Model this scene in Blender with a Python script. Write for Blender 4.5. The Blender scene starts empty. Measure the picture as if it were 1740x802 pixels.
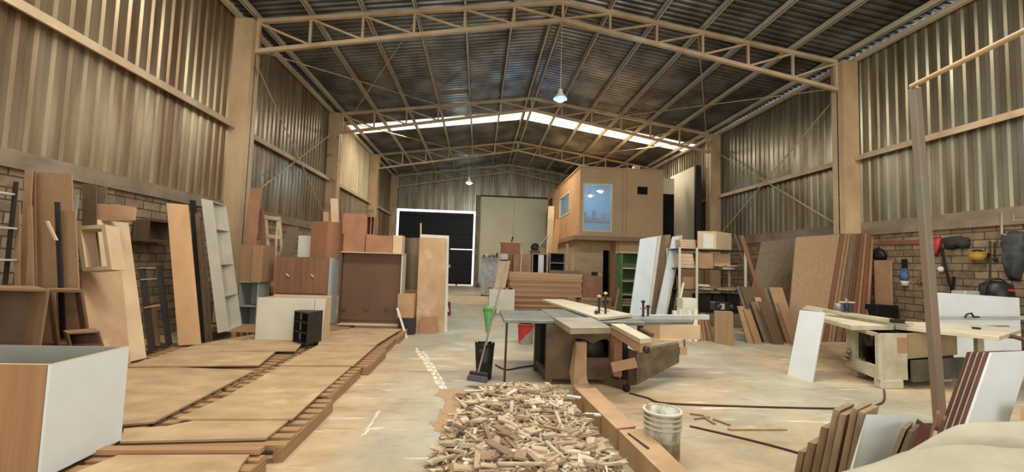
import bpy, math, random
from mathutils import Vector, Matrix, noise
random.seed(7)
S = bpy.context.scene
COL = S.collection
R = math.radians
V = Vector

# ------------------------------------------------------------------ camera
F_PX, YAW, PITCH, ROLL, CAM_H = 734.6, 0.07527, 0.06575, 0.03124, 1.6
cf = V((math.sin(YAW)*math.cos(PITCH), math.cos(YAW)*math.cos(PITCH), math.sin(PITCH)))
cr = V((math.cos(YAW), -math.sin(YAW), 0)); cu = cr.cross(cf)
r2 = cr*math.cos(ROLL)+cu*math.sin(ROLL); u2 = -cr*math.sin(ROLL)+cu*math.cos(ROLL)
CAM = V((0, 0, CAM_H))
cam = bpy.data.objects.new('camera', bpy.data.cameras.new('camera'))
COL.objects.link(cam)
cam.matrix_world = Matrix(((r2.x, u2.x, -cf.x, CAM.x), (r2.y, u2.y, -cf.y, CAM.y), (r2.z, u2.z, -cf.z, CAM.z), (0, 0, 0, 1)))
cam.data.sensor_width = 36.0
cam.data.lens = F_PX/1740*36.0
cam.data.clip_start = 0.05; cam.data.clip_end = 200
S.camera = cam

def at(px, py, x=None, y=None, z=None):
    """the point of the place seen at a photograph position, on a plane x=, y= or z="""
    d = cf + r2*((px-870)/F_PX) - u2*((py-401)/F_PX)
    t = x/d.x if x is not None else (y/d.y if y is not None else (z-CAM_H)/d.z)
    return CAM + d*t

# ------------------------------------------------------------------ light
S.view_settings.view_transform = 'Standard'; S.view_settings.look = 'None'
S.view_settings.gamma = 1.0; S.view_settings.use_curve_mapping = False
S.view_settings.exposure = EXPO = -0.28
W = bpy.data.worlds.new('daylight'); S.world = W; W.use_nodes = True
bgn = W.node_tree.nodes['Background']
bgn.inputs[0].default_value = (0.92, 0.95, 1.0, 1); bgn.inputs[1].default_value = 2.6

def area(name, loc, rot, sx, sy, power, color):
    l = bpy.data.lights.new(name, 'AREA'); l.shape = 'RECTANGLE'; l.size = sx; l.size_y = sy
    l.energy = power; l.color = color
    o = bpy.data.objects.new(name, l); COL.objects.link(o); o.location = loc; o.rotation_euler = rot
    return o
# daylight falling through the translucent roof strips, and through the open front of the hall
area('skylight_daylight', (1.99, 20.45, 7.6), (0, 0, 0), 13, 1.2, 800, (1.0, 0.95, 0.85))
area('skylight_daylight', (1.99, 5.5, 7.9), (0, 0, 0), 13, 1.6, 1250, (1.0, 0.96, 0.90))
area('skylight_daylight', (1.99, -1.5, 7.9), (0, 0, 0), 13, 1.6, 500, (1.0, 0.96, 0.90))
area('front_gate_daylight', (1.5, -8.5, 3.2), (R(80), 0, 0), 13, 5, 640, (0.97, 0.98, 0.98))

# ------------------------------------------------------------------ materials
def lin(c):
    c /= 255.0
    return c/12.92 if c <= 0.04045 else ((c+0.055)/1.055)**2.4
SAT = 0.86
def rgb(r, g, b, k=1.0):
    v = (lin(r)*k, lin(g)*k*1.03, lin(b)*k*0.96); l_ = 0.3*v[0]+0.6*v[1]+0.1*v[2]
    return tuple(l_+(c-l_)*SAT for c in v)+(1,)
MATS = {}
def mat(name, c1, c2=None, rough=0.7, metal=0.0, scale=(3, 3, 3), detail=4, bump=0.0, dust=None, dust_amt=0.0, spec=0.3, contrast=(0.3, 0.7)):
    if name in MATS: return MATS[name]
    m = bpy.data.materials.new(name); m.use_nodes = True; nt = m.node_tree; N = nt.nodes; L = nt.links
    b = N['Principled BSDF']; b.inputs['Roughness'].default_value = rough; b.inputs['Metallic'].default_value = metal
    b.inputs['Specular IOR Level'].default_value = spec
    if c2 is None: c2 = tuple(x*0.78 for x in c1[:3])+(1,)
    tc = N.new('ShaderNodeTexCoord'); mp = N.new('ShaderNodeMapping'); mp.inputs['Scale'].default_value = scale
    L.new(tc.outputs['Object'], mp.inputs[0])
    no = N.new('ShaderNodeTexNoise'); no.inputs['Scale'].default_value = 1; no.inputs['Detail'].default_value = detail
    L.new(mp.outputs[0], no.inputs['Vector'])
    cr_ = N.new('ShaderNodeValToRGB'); cr_.color_ramp.elements[0].position = contrast[0]; cr_.color_ramp.elements[1].position = contrast[1]
    cr_.color_ramp.elements[0].color = c2; cr_.color_ramp.elements[1].color = c1
    L.new(no.outputs[0], cr_.inputs[0]); out = cr_.outputs[0]
    if dust:
        n2 = N.new('ShaderNodeTexNoise'); n2.inputs['Scale'].default_value = 1.3; n2.inputs['Detail'].default_value = 8; n2.inputs['Roughness'].default_value = 0.65
        L.new(tc.outputs['Object'], n2.inputs['Vector'])
        r3 = N.new('ShaderNodeValToRGB'); r3.color_ramp.elements[0].position = 0.62-dust_amt*0.4; r3.color_ramp.elements[1].position = 0.72-dust_amt*0.2
        L.new(n2.outputs[0], r3.inputs[0])
        mx = N.new('ShaderNodeMix'); mx.data_type = 'RGBA'; L.new(r3.outputs[0], mx.inputs['Factor']); L.new(out, mx.inputs['A']); mx.inputs['B'].default_value = dust
        out = mx.outputs['Result']
    L.new(out, b.inputs['Base Color'])
    if bump:
        bp = N.new('ShaderNodeBump'); bp.inputs['Strength'].default_value = bump; bp.inputs['Distance'].default_value = 0.01
        L.new(no.outputs[0], bp.inputs['Height']); L.new(bp.outputs[0], b.inputs['Normal'])
    MATS[name] = m
    return m
def emit(name, c, s):
    m = bpy.data.materials.new(name); m.use_nodes = True; b = m.node_tree.nodes['Principled BSDF']
    b.inputs['Base Color'].default_value = c; b.inputs['Emission Color'].default_value = c; b.inputs['Emission Strength'].default_value = s
    MATS[name] = m; return m

DUST = rgb(190, 155, 112)
mdf = mat('mdf_tan', rgb(192, 152, 110), rgb(170, 130, 90), 0.75, scale=(4, 4, 2.5), detail=8, dust=rgb(204, 172, 128), dust_amt=0.12)
mdf_pale = mat('mdf_pale', rgb(214, 182, 142), rgb(196, 160, 120), 0.75, scale=(2, 2, 2))
mdf_sheet = mat('dusty_sheet_top', rgb(192, 156, 112), rgb(164, 128, 88), 0.85, scale=(2.6, 4.5, 1.1), detail=10, contrast=(0.3, 0.7), dust=rgb(204, 170, 126), dust_amt=0.15)
mdf_edge = mat('mdf_edge', rgb(172, 138, 98), rgb(150, 116, 80), 0.8, scale=(20, 20, 60))
ply_orange = mat('orange_plywood', rgb(196, 148, 94), rgb(182, 134, 82), 0.6, scale=(6, 6, 0.8))
def grain(name, c1, c2, axis='z', rough=0.55, s=26):
    s = s*2.2; c2 = tuple(0.45*a+0.55*b for a, b in zip(c1, c2))
    sc = {'z': (s, s, 0.9), 'x': (0.9, s, s), 'y': (s, 0.9, s)}[axis]
    return mat(name, c1, c2, rough, scale=sc, detail=5, contrast=(0.35, 0.65))
brown = grain('brown_board', rgb(158, 118, 78), rgb(136, 98, 64))
brown_dark = grain('dark_brown_board', rgb(104, 80, 56), rgb(78, 58, 40))
walnut = grain('walnut_veneer', rgb(136, 90, 58), rgb(104, 66, 42), s=6)
walnut_pale = grain('pale_walnut_veneer', rgb(166, 130, 90), rgb(136, 100, 66), s=16)
walnut_grey = grain('grey_walnut_veneer', rgb(126, 104, 78), rgb(94, 74, 54), s=16)
red_brown = grain('red_brown_edge', rgb(138, 88, 58), rgb(110, 66, 42), s=30)
cardboard = mat('cardboard', rgb(184, 138, 94), rgb(166, 122, 82), 0.8)
cardboard_red = mat('reddish_cardboard', rgb(170, 116, 80), rgb(150, 100, 68), 0.8)
white_lam = mat('white_laminate', rgb(214, 216, 216), rgb(206, 208, 208), 0.35, spec=0.4)
white_warm = mat('warm_white_laminate', rgb(208, 198, 178), rgb(196, 186, 166), 0.45)
grey_inside = mat('grey_carcass_inside', rgb(150, 148, 138), rgb(140, 138, 128), 0.6)
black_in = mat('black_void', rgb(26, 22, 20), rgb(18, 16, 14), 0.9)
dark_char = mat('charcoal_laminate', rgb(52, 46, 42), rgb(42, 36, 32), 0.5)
steel_tan = mat('tan_painted_steel', rgb(208, 172, 124), rgb(180, 142, 98), 0.5, scale=(2, 2, 1), detail=7, dust=rgb(150, 92, 54), dust_amt=0.05, spec=0.4)
steel_truss = mat('truss_painted_steel', rgb(206, 178, 140), rgb(178, 146, 108), 0.55, scale=(2, 2, 2))
purlin_m = mat('galvanised_purlin', rgb(222, 202, 172), rgb(196, 174, 144), 0.5, metal=0.0, scale=(2, 0.6, 2))
dark_steel = mat('dark_steel', rgb(70, 64, 58), rgb(50, 44, 40), 0.5, metal=0.5)
bright_steel = mat('bright_steel', rgb(206, 206, 202), rgb(184, 184, 178), 0.35, metal=0.25)
cream_wall = mat('cream_panel', rgb(224, 210, 180), rgb(212, 196, 164), 0.7, scale=(0.5, 0.5, 0.5))
office_ply = mat('office_chipboard', rgb(206, 166, 118), rgb(190, 150, 102), 0.7, scale=(0.8, 0.8, 0.8), detail=7)
office_orange = mat('office_side_board', rgb(218, 158, 98), rgb(200, 142, 84), 0.7, scale=(0.8, 0.8, 0.8))
concrete_beam = mat('concrete_beam', rgb(150, 130, 106), rgb(120, 102, 80), 0.85, scale=(2, 2, 4), bump=0.3)
plastic_black = mat('black_plastic', rgb(36, 34, 34), rgb(28, 26, 26), 0.4)
rubber = mat('black_rubber', rgb(30, 26, 24), rgb(22, 20, 18), 0.6)

def corrugated(name, zinc, dusty, rough, metal, sc, lo=0.38, hi=0.62):
    m = mat(name, zinc, dusty, rough, metal=metal, scale=sc, detail=7, contrast=(lo, hi), spec=0.5)
    nt = m.node_tree; N = nt.nodes; L = nt.links; b = N['Principled BSDF']
    mr = N.new('ShaderNodeMapRange'); no = [n for n in N if n.type == 'TEX_NOISE'][0]
    L.new(no.outputs[0], mr.inputs[0]); mr.inputs[3].default_value = rough+0.12; mr.inputs[4].default_value = rough-0.12
    L.new(mr.outputs[0], b.inputs['Roughness'])
    return m
clad_l = corrugated('dusty_wall_cladding', rgb(156, 136, 104), rgb(122, 92, 60), 0.34, 0.5, (0.8, 2.2, 0.35))
clad_r = corrugated('zinc_wall_cladding', rgb(146, 136, 112), rgb(112, 96, 68), 0.33, 0.55, (0.8, 2.2, 0.35))
clad_far = corrugated('far_wall_cladding', rgb(170, 160, 140), rgb(140, 120, 94), 0.36, 0.5, (3, 0.8, 0.35))
clad_lit = corrugated('lit_cream_wall_cladding', rgb(214, 190, 150), rgb(196, 168, 124), 0.5, 0.3, (0.8, 3.0, 0.35))  # lighter cream carries the lit look of one wall bay in its colour
clad_roof = corrugated('roof_cladding', rgb(128, 122, 116), rgb(88, 80, 72), 0.33, 0.6, (1.2, 1.0, 0.5))

# ------------------------------------------------------------------ mesh helpers
class MB:
    def __init__(s): s.v = []; s.f = []; s.m = []; s.mi = 0; s.sm = []
    def add(s, vs, fs, smooth=False):
        b = len(s.v); s.v += [tuple(v) for v in vs]
        for f in fs: s.f.append([i+b for i in f]); s.m.append(s.mi); s.sm.append(smooth)
    def hexa(s, p):
        """p: 8 corners, bottom ring 0-3 then top ring 4-7"""
        s.add(p, [(3, 2, 1, 0), (4, 5, 6, 7), (0, 1, 5, 4), (1, 2, 6, 5), (2, 3, 7, 6), (3, 0, 4, 7)]); return s
    def box(s, a, b):
        x0, y0, z0 = a; x1, y1, z1 = b
        x0, x1 = min(x0, x1), max(x0, x1); y0, y1 = min(y0, y1), max(y0, y1); z0, z1 = min(z0, z1), max(z0, z1)
        return s.hexa([(x0, y0, z0), (x1, y0, z0), (x1, y1, z0), (x0, y1, z0), (x0, y0, z1), (x1, y0, z1), (x1, y1, z1), (x0, y1, z1)])
    def para(s, o, a, b, c):
        o, a, b, c = V(o), V(a), V(b), V(c)
        if a.cross(b).dot(c) < 0: a, b = b, a
        return s.hexa([o, o+a, o+a+b, o+b, o+c, o+a+c, o+a+b+c, o+b+c])
    def obox(s, cx, cy, z0, lx, ly, h, ang=0.0):
        c, n = math.cos(ang), math.sin(ang); ax = V((c, n, 0)); ay = V((-n, c, 0))
        o = V((cx, cy, z0))-ax*lx/2-ay*ly/2
        return s.para(o, ax*lx, ay*ly, V((0, 0, h)))
    def bar(s, p, q, w, h=None, up=(0, 0, 1)):
        h = h or w; p, q = V(p), V(q); d = (q-p).normalized(); up = V(up)
        if abs(d.dot(up)) > 0.98: up = V((0, 1, 0))
        r = d.cross(up).normalized(); u = r.cross(d)
        return s.para(p-r*w/2-u*h/2, r*w, u*h, q-p)
    def tube(s, pts, rad, n=8, cap=True, smooth=True):
        pts = [V(p) for p in pts]; rads = rad if isinstance(rad, (list, tuple)) else [rad]*len(pts)
        vs = []; prev = None
        for i, p in enumerate(pts):
            d = (pts[min(i+1, len(pts)-1)]-pts[max(i-1, 0)]).normalized()
            if prev is None:
                up = V((0, 0, 1)) if abs(d.z) < 0.9 else V((1, 0, 0)); a = d.cross(up).normalized()
            else: a = (prev-d*prev.dot(d)).normalized()
            prev = a; b = d.cross(a)
            vs += [p+(a*math.cos(2*math.pi*k/n)+b*math.sin(2*math.pi*k/n))*rads[i] for k in range(n)]
        fs = [(i*n+k, i*n+(k+1) % n, (i+1)*n+(k+1) % n, (i+1)*n+k) for i in range(len(pts)-1) for k in range(n)]
        s.add(vs, fs, smooth)
        if cap: s.add(vs[:n], [tuple(range(n-1, -1, -1))]); s.add(vs[-n:], [tuple(range(n))])
        return s
    def lathe(s, c, prof, n=24, smooth=True, axis=None):
        """prof: (radius, height) pairs round a vertical axis at c (or the given axis)"""
        c = V(c); ax = V(axis).normalized() if axis else V((0, 0, 1))
        a = ax.orthogonal().normalized(); b = ax.cross(a)
        vs = [c+ax*h+(a*math.cos(2*math.pi*k/n)+b*math.sin(2*math.pi*k/n))*r for r, h in prof for k in range(n)]
        fs = [(i*n+k, i*n+(k+1) % n, (i+1)*n+(k+1) % n, (i+1)*n+k) for i in range(len(prof)-1) for k in range(n)]
        s.add(vs, fs, smooth); return s
    def poly(s, pts, ext):
        """a flat outline given thickness along ext"""
        n = len(pts); pts = [V(p) for p in pts]; ext = V(ext)
        nn = V((0, 0, 0))
        for i in range(n): nn += pts[i].cross(pts[(i+1) % n])
        if nn.dot(ext) < 0: pts = pts[::-1]
        s.add(pts+[p+ext for p in pts], [tuple(range(n-1, -1, -1)), tuple(range(n, 2*n))]+[(i, (i+1) % n, n+(i+1) % n, n+i) for i in range(n)]); return s
    def build(s, name, mats, parent=None, bevel=0.0):
        me = bpy.data.meshes.new(name); me.from_pydata(s.v, [], s.f); me.validate(); me.update()
        o = bpy.data.objects.new(name, me); COL.objects.link(o)
        for m in (mats if isinstance(mats, (list, tuple)) else [mats]): me.materials.append(m)
        for p, mi, sm in zip(me.polygons, s.m, s.sm): p.material_index = mi; p.use_smooth = sm
        if parent is not None:
            o.parent = parent; o.matrix_parent_inverse = Matrix.Translation(-parent.location) if parent.type == 'EMPTY' else Matrix.Identity(4)
        if bevel:
            b = o.modifiers.new('bevel', 'BEVEL'); b.width = bevel; b.segments = 1; b.limit_method = 'ANGLE'
        return o
def tag(o, label=None, cat=None, group=None, kind=None):
    if label: o['label'] = label
    if cat: o['category'] = cat
    if group: o['group'] = group
    if kind: o['kind'] = kind
    return o
def root(name, loc, label, cat, group=None):
    o = bpy.data.objects.new(name, None); COL.objects.link(o); o.location = loc; o.empty_display_size = 0.2
    return tag(o, label, cat, group)
def struct(o): o['kind'] = 'structure'; return o
def one(name, mb, m, label, cat, group=None, bevel=0.0):
    return tag(mb.build(name, m, bevel=bevel), label, cat, group)
Z = V((0, 0, 1))
def leaning(name, base, width_dir, w, h, lean, th, m, label, cat='board', group=None, edge=None, tilt=0.0):
    """a sheet standing on one edge: base = lower left corner, width along width_dir (xy), top displaced by lean (vector xy)"""
    b = V(base); a = V((width_dir[0], width_dir[1], 0)).normalized()
    l = V((lean[0], lean[1], 0)); up = (l+Z*math.sqrt(max(h*h-l.length_squared, 0.01))).normalized()
    n = a.cross(up).normalized()
    if tilt:
        q = Matrix.Rotation(tilt, 3, n); a2 = q @ a; up2 = q @ up
    else: a2, up2 = a, up
    mb = MB().para(b, a2*w, up2*h, n*th)
    return one(name, mb, m, label, cat, group)
def quad_board(name, bl, br, tl, th, m, label, cat='board', group=None, away=True, n=None, tr=None):
    """a sheet through three (or four) corner points, thickness on the side away from the camera"""
    bl, br, tl = V(bl), V(br), V(tl); nn = (br-bl).cross(tl-bl).normalized()
    if (nn.dot(bl-CAM) < 0) == away: nn = -nn
    if tr is None: mb = MB().para(bl, br-bl, tl-bl, nn*th)
    else: mb = MB().poly([bl, br, V(tr), tl], nn*th)
    return one(name, mb, m, label, cat, group)
# ------------------------------------------------------------------ the hall
XL, XR, RX = -6.18, 10.20, 1.99           # sheet planes of the side walls, ridge
CL, CRt = -5.73, 9.71                     # inner faces of the columns
EV, RG = 7.476, 8.599                     # top chord heights at column and ridge
EVB, RGB_ = 6.70, 8.106
TY = [4.25, 10.95, 17.68, 24.28, 30.05]
Y0, Y1 = -9.0, 30.4
SL = (RG-EV)/(RX-CL)
def zc(x): return RG-SL*abs(x-RX)
def zb(x): return RGB_-(RGB_-EVB)/(RX-CL)*abs(x-RX)

# floor: worn concrete under sawdust
fm = bpy.data.materials.new('dusty_concrete'); fm.use_nodes = True
nt = fm.node_tree; N = nt.nodes; L = nt.links; B = N['Principled BSDF']
tc = N.new('ShaderNodeTexCoord')
def nz(sc, det=6, rough=0.6, vscale=(1, 1, 1), rot=0, dist=0):
    mp = N.new('ShaderNodeMapping'); mp.inputs['Scale'].default_value = vscale; mp.inputs['Rotation'].default_value = (0, 0, rot)
    L.new(tc.outputs['Object'], mp.inputs[0]); n = N.new('ShaderNodeTexNoise'); n.inputs['Scale'].default_value = sc; n.inputs['Detail'].default_value = det
    n.inputs['Roughness'].default_value = rough; n.inputs['Distortion'].default_value = dist; L.new(mp.outputs[0], n.inputs['Vector']); return n.outputs[0]
def ramp(src, a, b, c0=(0, 0, 0, 1), c1=(1, 1, 1, 1)):
    r = N.new('ShaderNodeValToRGB'); r.color_ramp.elements[0].position = a; r.color_ramp.elements[1].position = b
    r.color_ramp.elements[0].color = c0; r.color_ramp.elements[1].color = c1; L.new(src, r.inputs[0]); return r.outputs[0]
def mixc(f, a, b):
    m = N.new('ShaderNodeMix'); m.data_type = 'RGBA'
    for s, v in (('Factor', f), ('A', a), ('B', b)):
        if isinstance(v, (tuple, float)): m.inputs[s].default_value = v
        else: L.new(v, m.inputs[s])
    return m.outputs['Result']
conc = ramp(nz(0.9, 8), 0.35, 0.65, rgb(150, 140, 116), rgb(184, 176, 150))
dustc = ramp(nz(2.2, 8), 0.35, 0.68, rgb(176, 142, 102), rgb(204, 172, 130))
mask = ramp(nz(0.35, 8, 0.62, (1, 0.55, 1), 0.5, 0.6), 0.43, 0.57)
c = mixc(mask, conc, dustc)
smear = ramp(nz(1.3, 8, 0.7, (0.45, 2.2, 1), 0.35), 0.56, 0.70)
c = mixc(smear, c, rgb(150, 120, 84))
scuff = ramp(nz(6, 10, 0.75, (0.5, 1.6, 1), 0.2, 0.4), 0.54, 0.66)
sc_ = N.new('ShaderNodeMath'); sc_.operation = 'MULTIPLY'; sc_.inputs[1].default_value = 0.55; L.new(scuff, sc_.inputs[0])
c = mixc(sc_.outputs[0], c, rgb(146, 118, 84))
streak = ramp(nz(2.5, 6, 0.6, (0.35, 2.5, 1), -0.6), 0.62, 0.70)
c = mixc(streak, c, rgb(226, 216, 190))
L.new(c, B.inputs['Base Color']); B.inputs['Roughness'].default_value = 0.55; B.inputs['Specular IOR Level'].default_value = 0.35
bp = N.new('ShaderNodeBump'); bp.inputs['Strength'].default_value = 0.25; bp.inputs['Distance'].default_value = 0.01
L.new(nz(12, 6), bp.inputs['Height']); L.new(bp.outputs[0], B.inputs['Normal'])
struct(MB().box((XL-0.25, Y0, -0.2), (XR+0.25, Y1+2.5, 0)).build('floor', fm))

# brick plinth walls with a concrete beam on top, cladding above
def brick_mat(name, axis):
    m = bpy.data.materials.new(name); m.use_nodes = True; nt = m.node_tree; N = nt.nodes; L = nt.links; B = N['Principled BSDF']
    tc = N.new('ShaderNodeTexCoord'); sp = N.new('ShaderNodeSeparateXYZ'); cb = N.new('ShaderNodeCombineXYZ')
    L.new(tc.outputs['Object'], sp.inputs[0]); L.new(sp.outputs['Y' if axis == 'y' else 'X'], cb.inputs[0]); L.new(sp.outputs['Z'], cb.inputs[1])
    br = N.new('ShaderNodeTexBrick'); L.new(cb.outputs[0], br.inputs['Vector']); br.inputs['Scale'].default_value = 1.0
    br.inputs['Brick Width'].default_value = 0.42; br.inputs['Row Height'].default_value = 0.16; br.inputs['Mortar Size'].default_value = 0.012
    br.inputs['Mortar Smooth'].default_value = 0.3
    br.inputs['Color1'].default_value = rgb(160, 134, 100); br.inputs['Color2'].default_value = rgb(134, 108, 78); br.inputs['Mortar'].default_value = rgb(84, 64, 48)
    no = N.new('ShaderNodeTexNoise'); no.inputs['Scale'].default_value = 5; no.inputs['Detail'].default_value = 8; L.new(tc.outputs['Object'], no.inputs['Vector'])
    mx = N.new('ShaderNodeMix'); mx.data_type = 'RGBA'; mx.blend_type = 'MULTIPLY'; mx.inputs['Factor'].default_value = 0.8
    rp = N.new('ShaderNodeValToRGB'); rp.color_ramp.elements[0].position = 0.3; rp.color_ramp.elements[0].color = (0.45, 0.42, 0.4, 1); rp.color_ramp.elements[1].position = 0.6
    L.new(no.outputs[0], rp.inputs[0]); L.new(br.outputs['Color'], mx.inputs['A']); L.new(rp.outputs[0], mx.inputs['B']); L.new(mx.outputs['Result'], B.inputs['Base Color'])
    B.inputs['Roughness'].default_value = 0.9
    bp = N.new('ShaderNodeBump'); bp.invert = True; bp.inputs['Strength'].default_value = 0.8; bp.inputs['Distance'].default_value = 0.015
    L.new(br.outputs['Fac'], bp.inputs['Height']); L.new(bp.outputs[0], B.inputs['Normal'])
    return m
brick_y = brick_mat('grey_tan_brick', 'y')
BT = 2.66
struct(MB().box((XL-0.2, Y0, 0), (XL, Y1, BT)).build('wall_left', brick_y))
struct(MB().box((XR, Y0, 0), (XR+0.2, Y1, BT)).build('wall_right', brick_y))
struct(MB().box((XL-0.2, Y0, BT), (XL+0.06, Y1, BT+0.24)).build('trim_1', concrete_beam))
struct(MB().box((XR-0.06, Y0, BT), (XR+0.2, Y1, BT+0.34)).build('trim_2', concrete_beam))

def corr(mb, a0, a1, fn, pitch=0.25, depth=0.032, flat=0.36, rise=0.14):
    """trapezoid ribs: fn(t, d, end) -> point at distance t along the run, d out of plane, end 0 or 1"""
    t = a0; pr = []
    while t < a1:
        for ft, d in ((0, 0), (flat, 0), (flat+rise, 1), (1-rise, 1)):
            if t+ft*pitch <= a1: pr.append((t+ft*pitch, d*depth))
        t += pitch
    vs = [fn(t, d, 0) for t, d in pr]+[fn(t, d, 1) for t, d in pr]; n = len(pr)
    mb.add(vs, [(i, i+1, n+i+1, n+i) for i in range(n-1)]); return mb
GZ = 4.79
def side_clad(x, s, z0, z1, y0, y1, name, m, ph=0):
    struct(corr(MB(), y0, y1, lambda t, d, e: (x+s*d, t, (z0, z1)[e])).build(name, m))
ETOP = zc(XL)+0.22
side_clad(XL+0.045, -1, BT+0.22, GZ+0.05, Y0, Y1, 'wall_left_lower_cladding', clad_l)
side_clad(XL+0.01, -1, GZ-0.03, ETOP, Y0, TY[2], 'wall_left_upper_cladding', clad_l)
side_clad(XL+0.01, -1, GZ-0.03, ETOP, TY[2], TY[3], 'wall_left_lit_cladding', clad_lit)
side_clad(XL+0.01, -1, GZ-0.03, ETOP, TY[3], Y1, 'wall_left_far_cladding', clad_l)
side_clad(XR-0.045, 1, BT+0.30, GZ+0.05, Y0, Y1, 'wall_right_lower_cladding', clad_r)
side_clad(XR-0.01, 1, GZ-0.03, ETOP-0.005, Y0, Y1, 'wall_right_upper_cladding', clad_r)
# far wall: cladding above and round the gate, cream panels to the right
DL, DR, DH = -5.70, -0.34, 5.19
def gable(x): return zc(x)+0.27
struct(corr(MB(), XL, XR, lambda t, d, e: (t, Y1-0.045+d, (DH+0.05, gable(t))[e]), depth=0.06).build('wall_far_upper_cladding', clad_far))
struct(MB().box((XL, Y1, 0), (DL-0.12, Y1+0.1, DH+0.1)).build('wall_far_left', clad_far))
struct(MB().box((DR+0.12, Y1, 0), (XR, Y1+0.1, DH+0.1)).build('wall_far_right', cream_wall))
cp = MB()
for i in range(2): cp.box((0.05+i*2.32, Y1-0.15, 0), (0.05+(i+1)*2.32-0.012, Y1-0.11, 6.30))
struct(cp.build('wall_far_panel', cream_wall))
struct(MB().box((0.0, Y1-0.2, 6.30), (4.8, Y1-0.10, 6.42)).build('trim_3', dark_steel))
struct(MB().box((DR+0.02, Y1-0.2, 0), (DR+0.32, Y1-0.02, 6.4)).build('trim_4', concrete_beam))

# roof: cladding runs from eave to ridge
SK = (19.8, 21.1)
def roof_side(s, y0, y1, name):
    xe = XL-0.15 if s < 0 else XR+0.15
    struct(corr(MB(), y0, y1, lambda t, d, e: ((xe, RX)[e], t, zc((xe, RX)[e])+0.24+d), pitch=0.2, depth=0.055).build(name, clad_roof))
for s, nm in ((-1, 'left'), (1, 'right')):
    roof_side(s, Y0, SK[0], 'ceiling'); roof_side(s, SK[1], Y1, 'ceiling')
sky_m = emit('translucent_roof_sheet', (1.0, 0.93, 0.80, 1), 1.5)
for k, s in enumerate((-1, 1)):
    xe = XL-0.15 if s < 0 else XR+0.15
    struct(corr(MB(), SK[0]-0.02, SK[1]+0.02, lambda t, d, e: ((xe, RX+s*0.12)[e], t, zc((xe, RX+s*0.12)[e])+0.25+d), pitch=0.2, depth=0.04).build('window_%d' % (k+1), sky_m))
struct(MB().hexa([(RX-0.3, Y0, zc(RX-0.3)+0.30), (RX, Y0, RG+0.30), (RX, Y1, RG+0.30), (RX-0.3, Y1, zc(RX-0.3)+0.30)] +
                 [(RX-0.3, Y0, zc(RX-0.3)+0.32), (RX, Y0, RG+0.32), (RX, Y1, RG+0.32), (RX-0.3, Y1, zc(RX-0.3)+0.32)]).build('ceiling_ridge_cap', clad_roof))

# the sliding gate in the far wall, daylight showing round its edge
g = root('sliding_gate', (-3.0, 30.7, 0), 'big black sheet-metal gate in the far wall, daylight glowing round its edges', 'gate')
gm = mat('black_gate_sheet', rgb(30, 29, 32), rgb(22, 21, 24), 0.6)
gp = MB(); gx0, gx1 = DL+0.04, DR-0.11
slit = (2.52, 2.58)
gp.box((gx0, 30.66, 0.10), (-2.0, 30.72, DH-0.08)); gp.box((-2.0, 30.66, 0.10), (gx1, 30.72, slit[0])); gp.box((-2.0, 30.66, slit[1]), (gx1, 30.72, DH-0.08))
gp.build('gate_leaf', gm, g)
for z in (0.2, 1.5, 3.6, 4.85): MB().box((gx0+0.05, 30.60, z), (gx1-0.05, 30.66, z+0.07)).build('gate_rail', gm, g)
for x in (gx0+0.4, -3.6, -1.5): MB().lathe((x, 30.69, 0.06), [(0.001, -.02), (0.06, -.02), (0.06, .02), (0.001, .02)], 14, axis=(0, 1, 0)).build('wheel', dark_steel, g)
for x in (gx0+0.05, -3.0, gx1-0.12): MB().box((x, 30.6, 0.1), (x+0.07, 30.655, slit[0]-0.02)).build('gate_stile', gm, g)
MB().box((-2.35, 30.58, 1.25), (-1.95, 30.62, 1.45)).build('gate_plate', white_warm, g)

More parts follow.
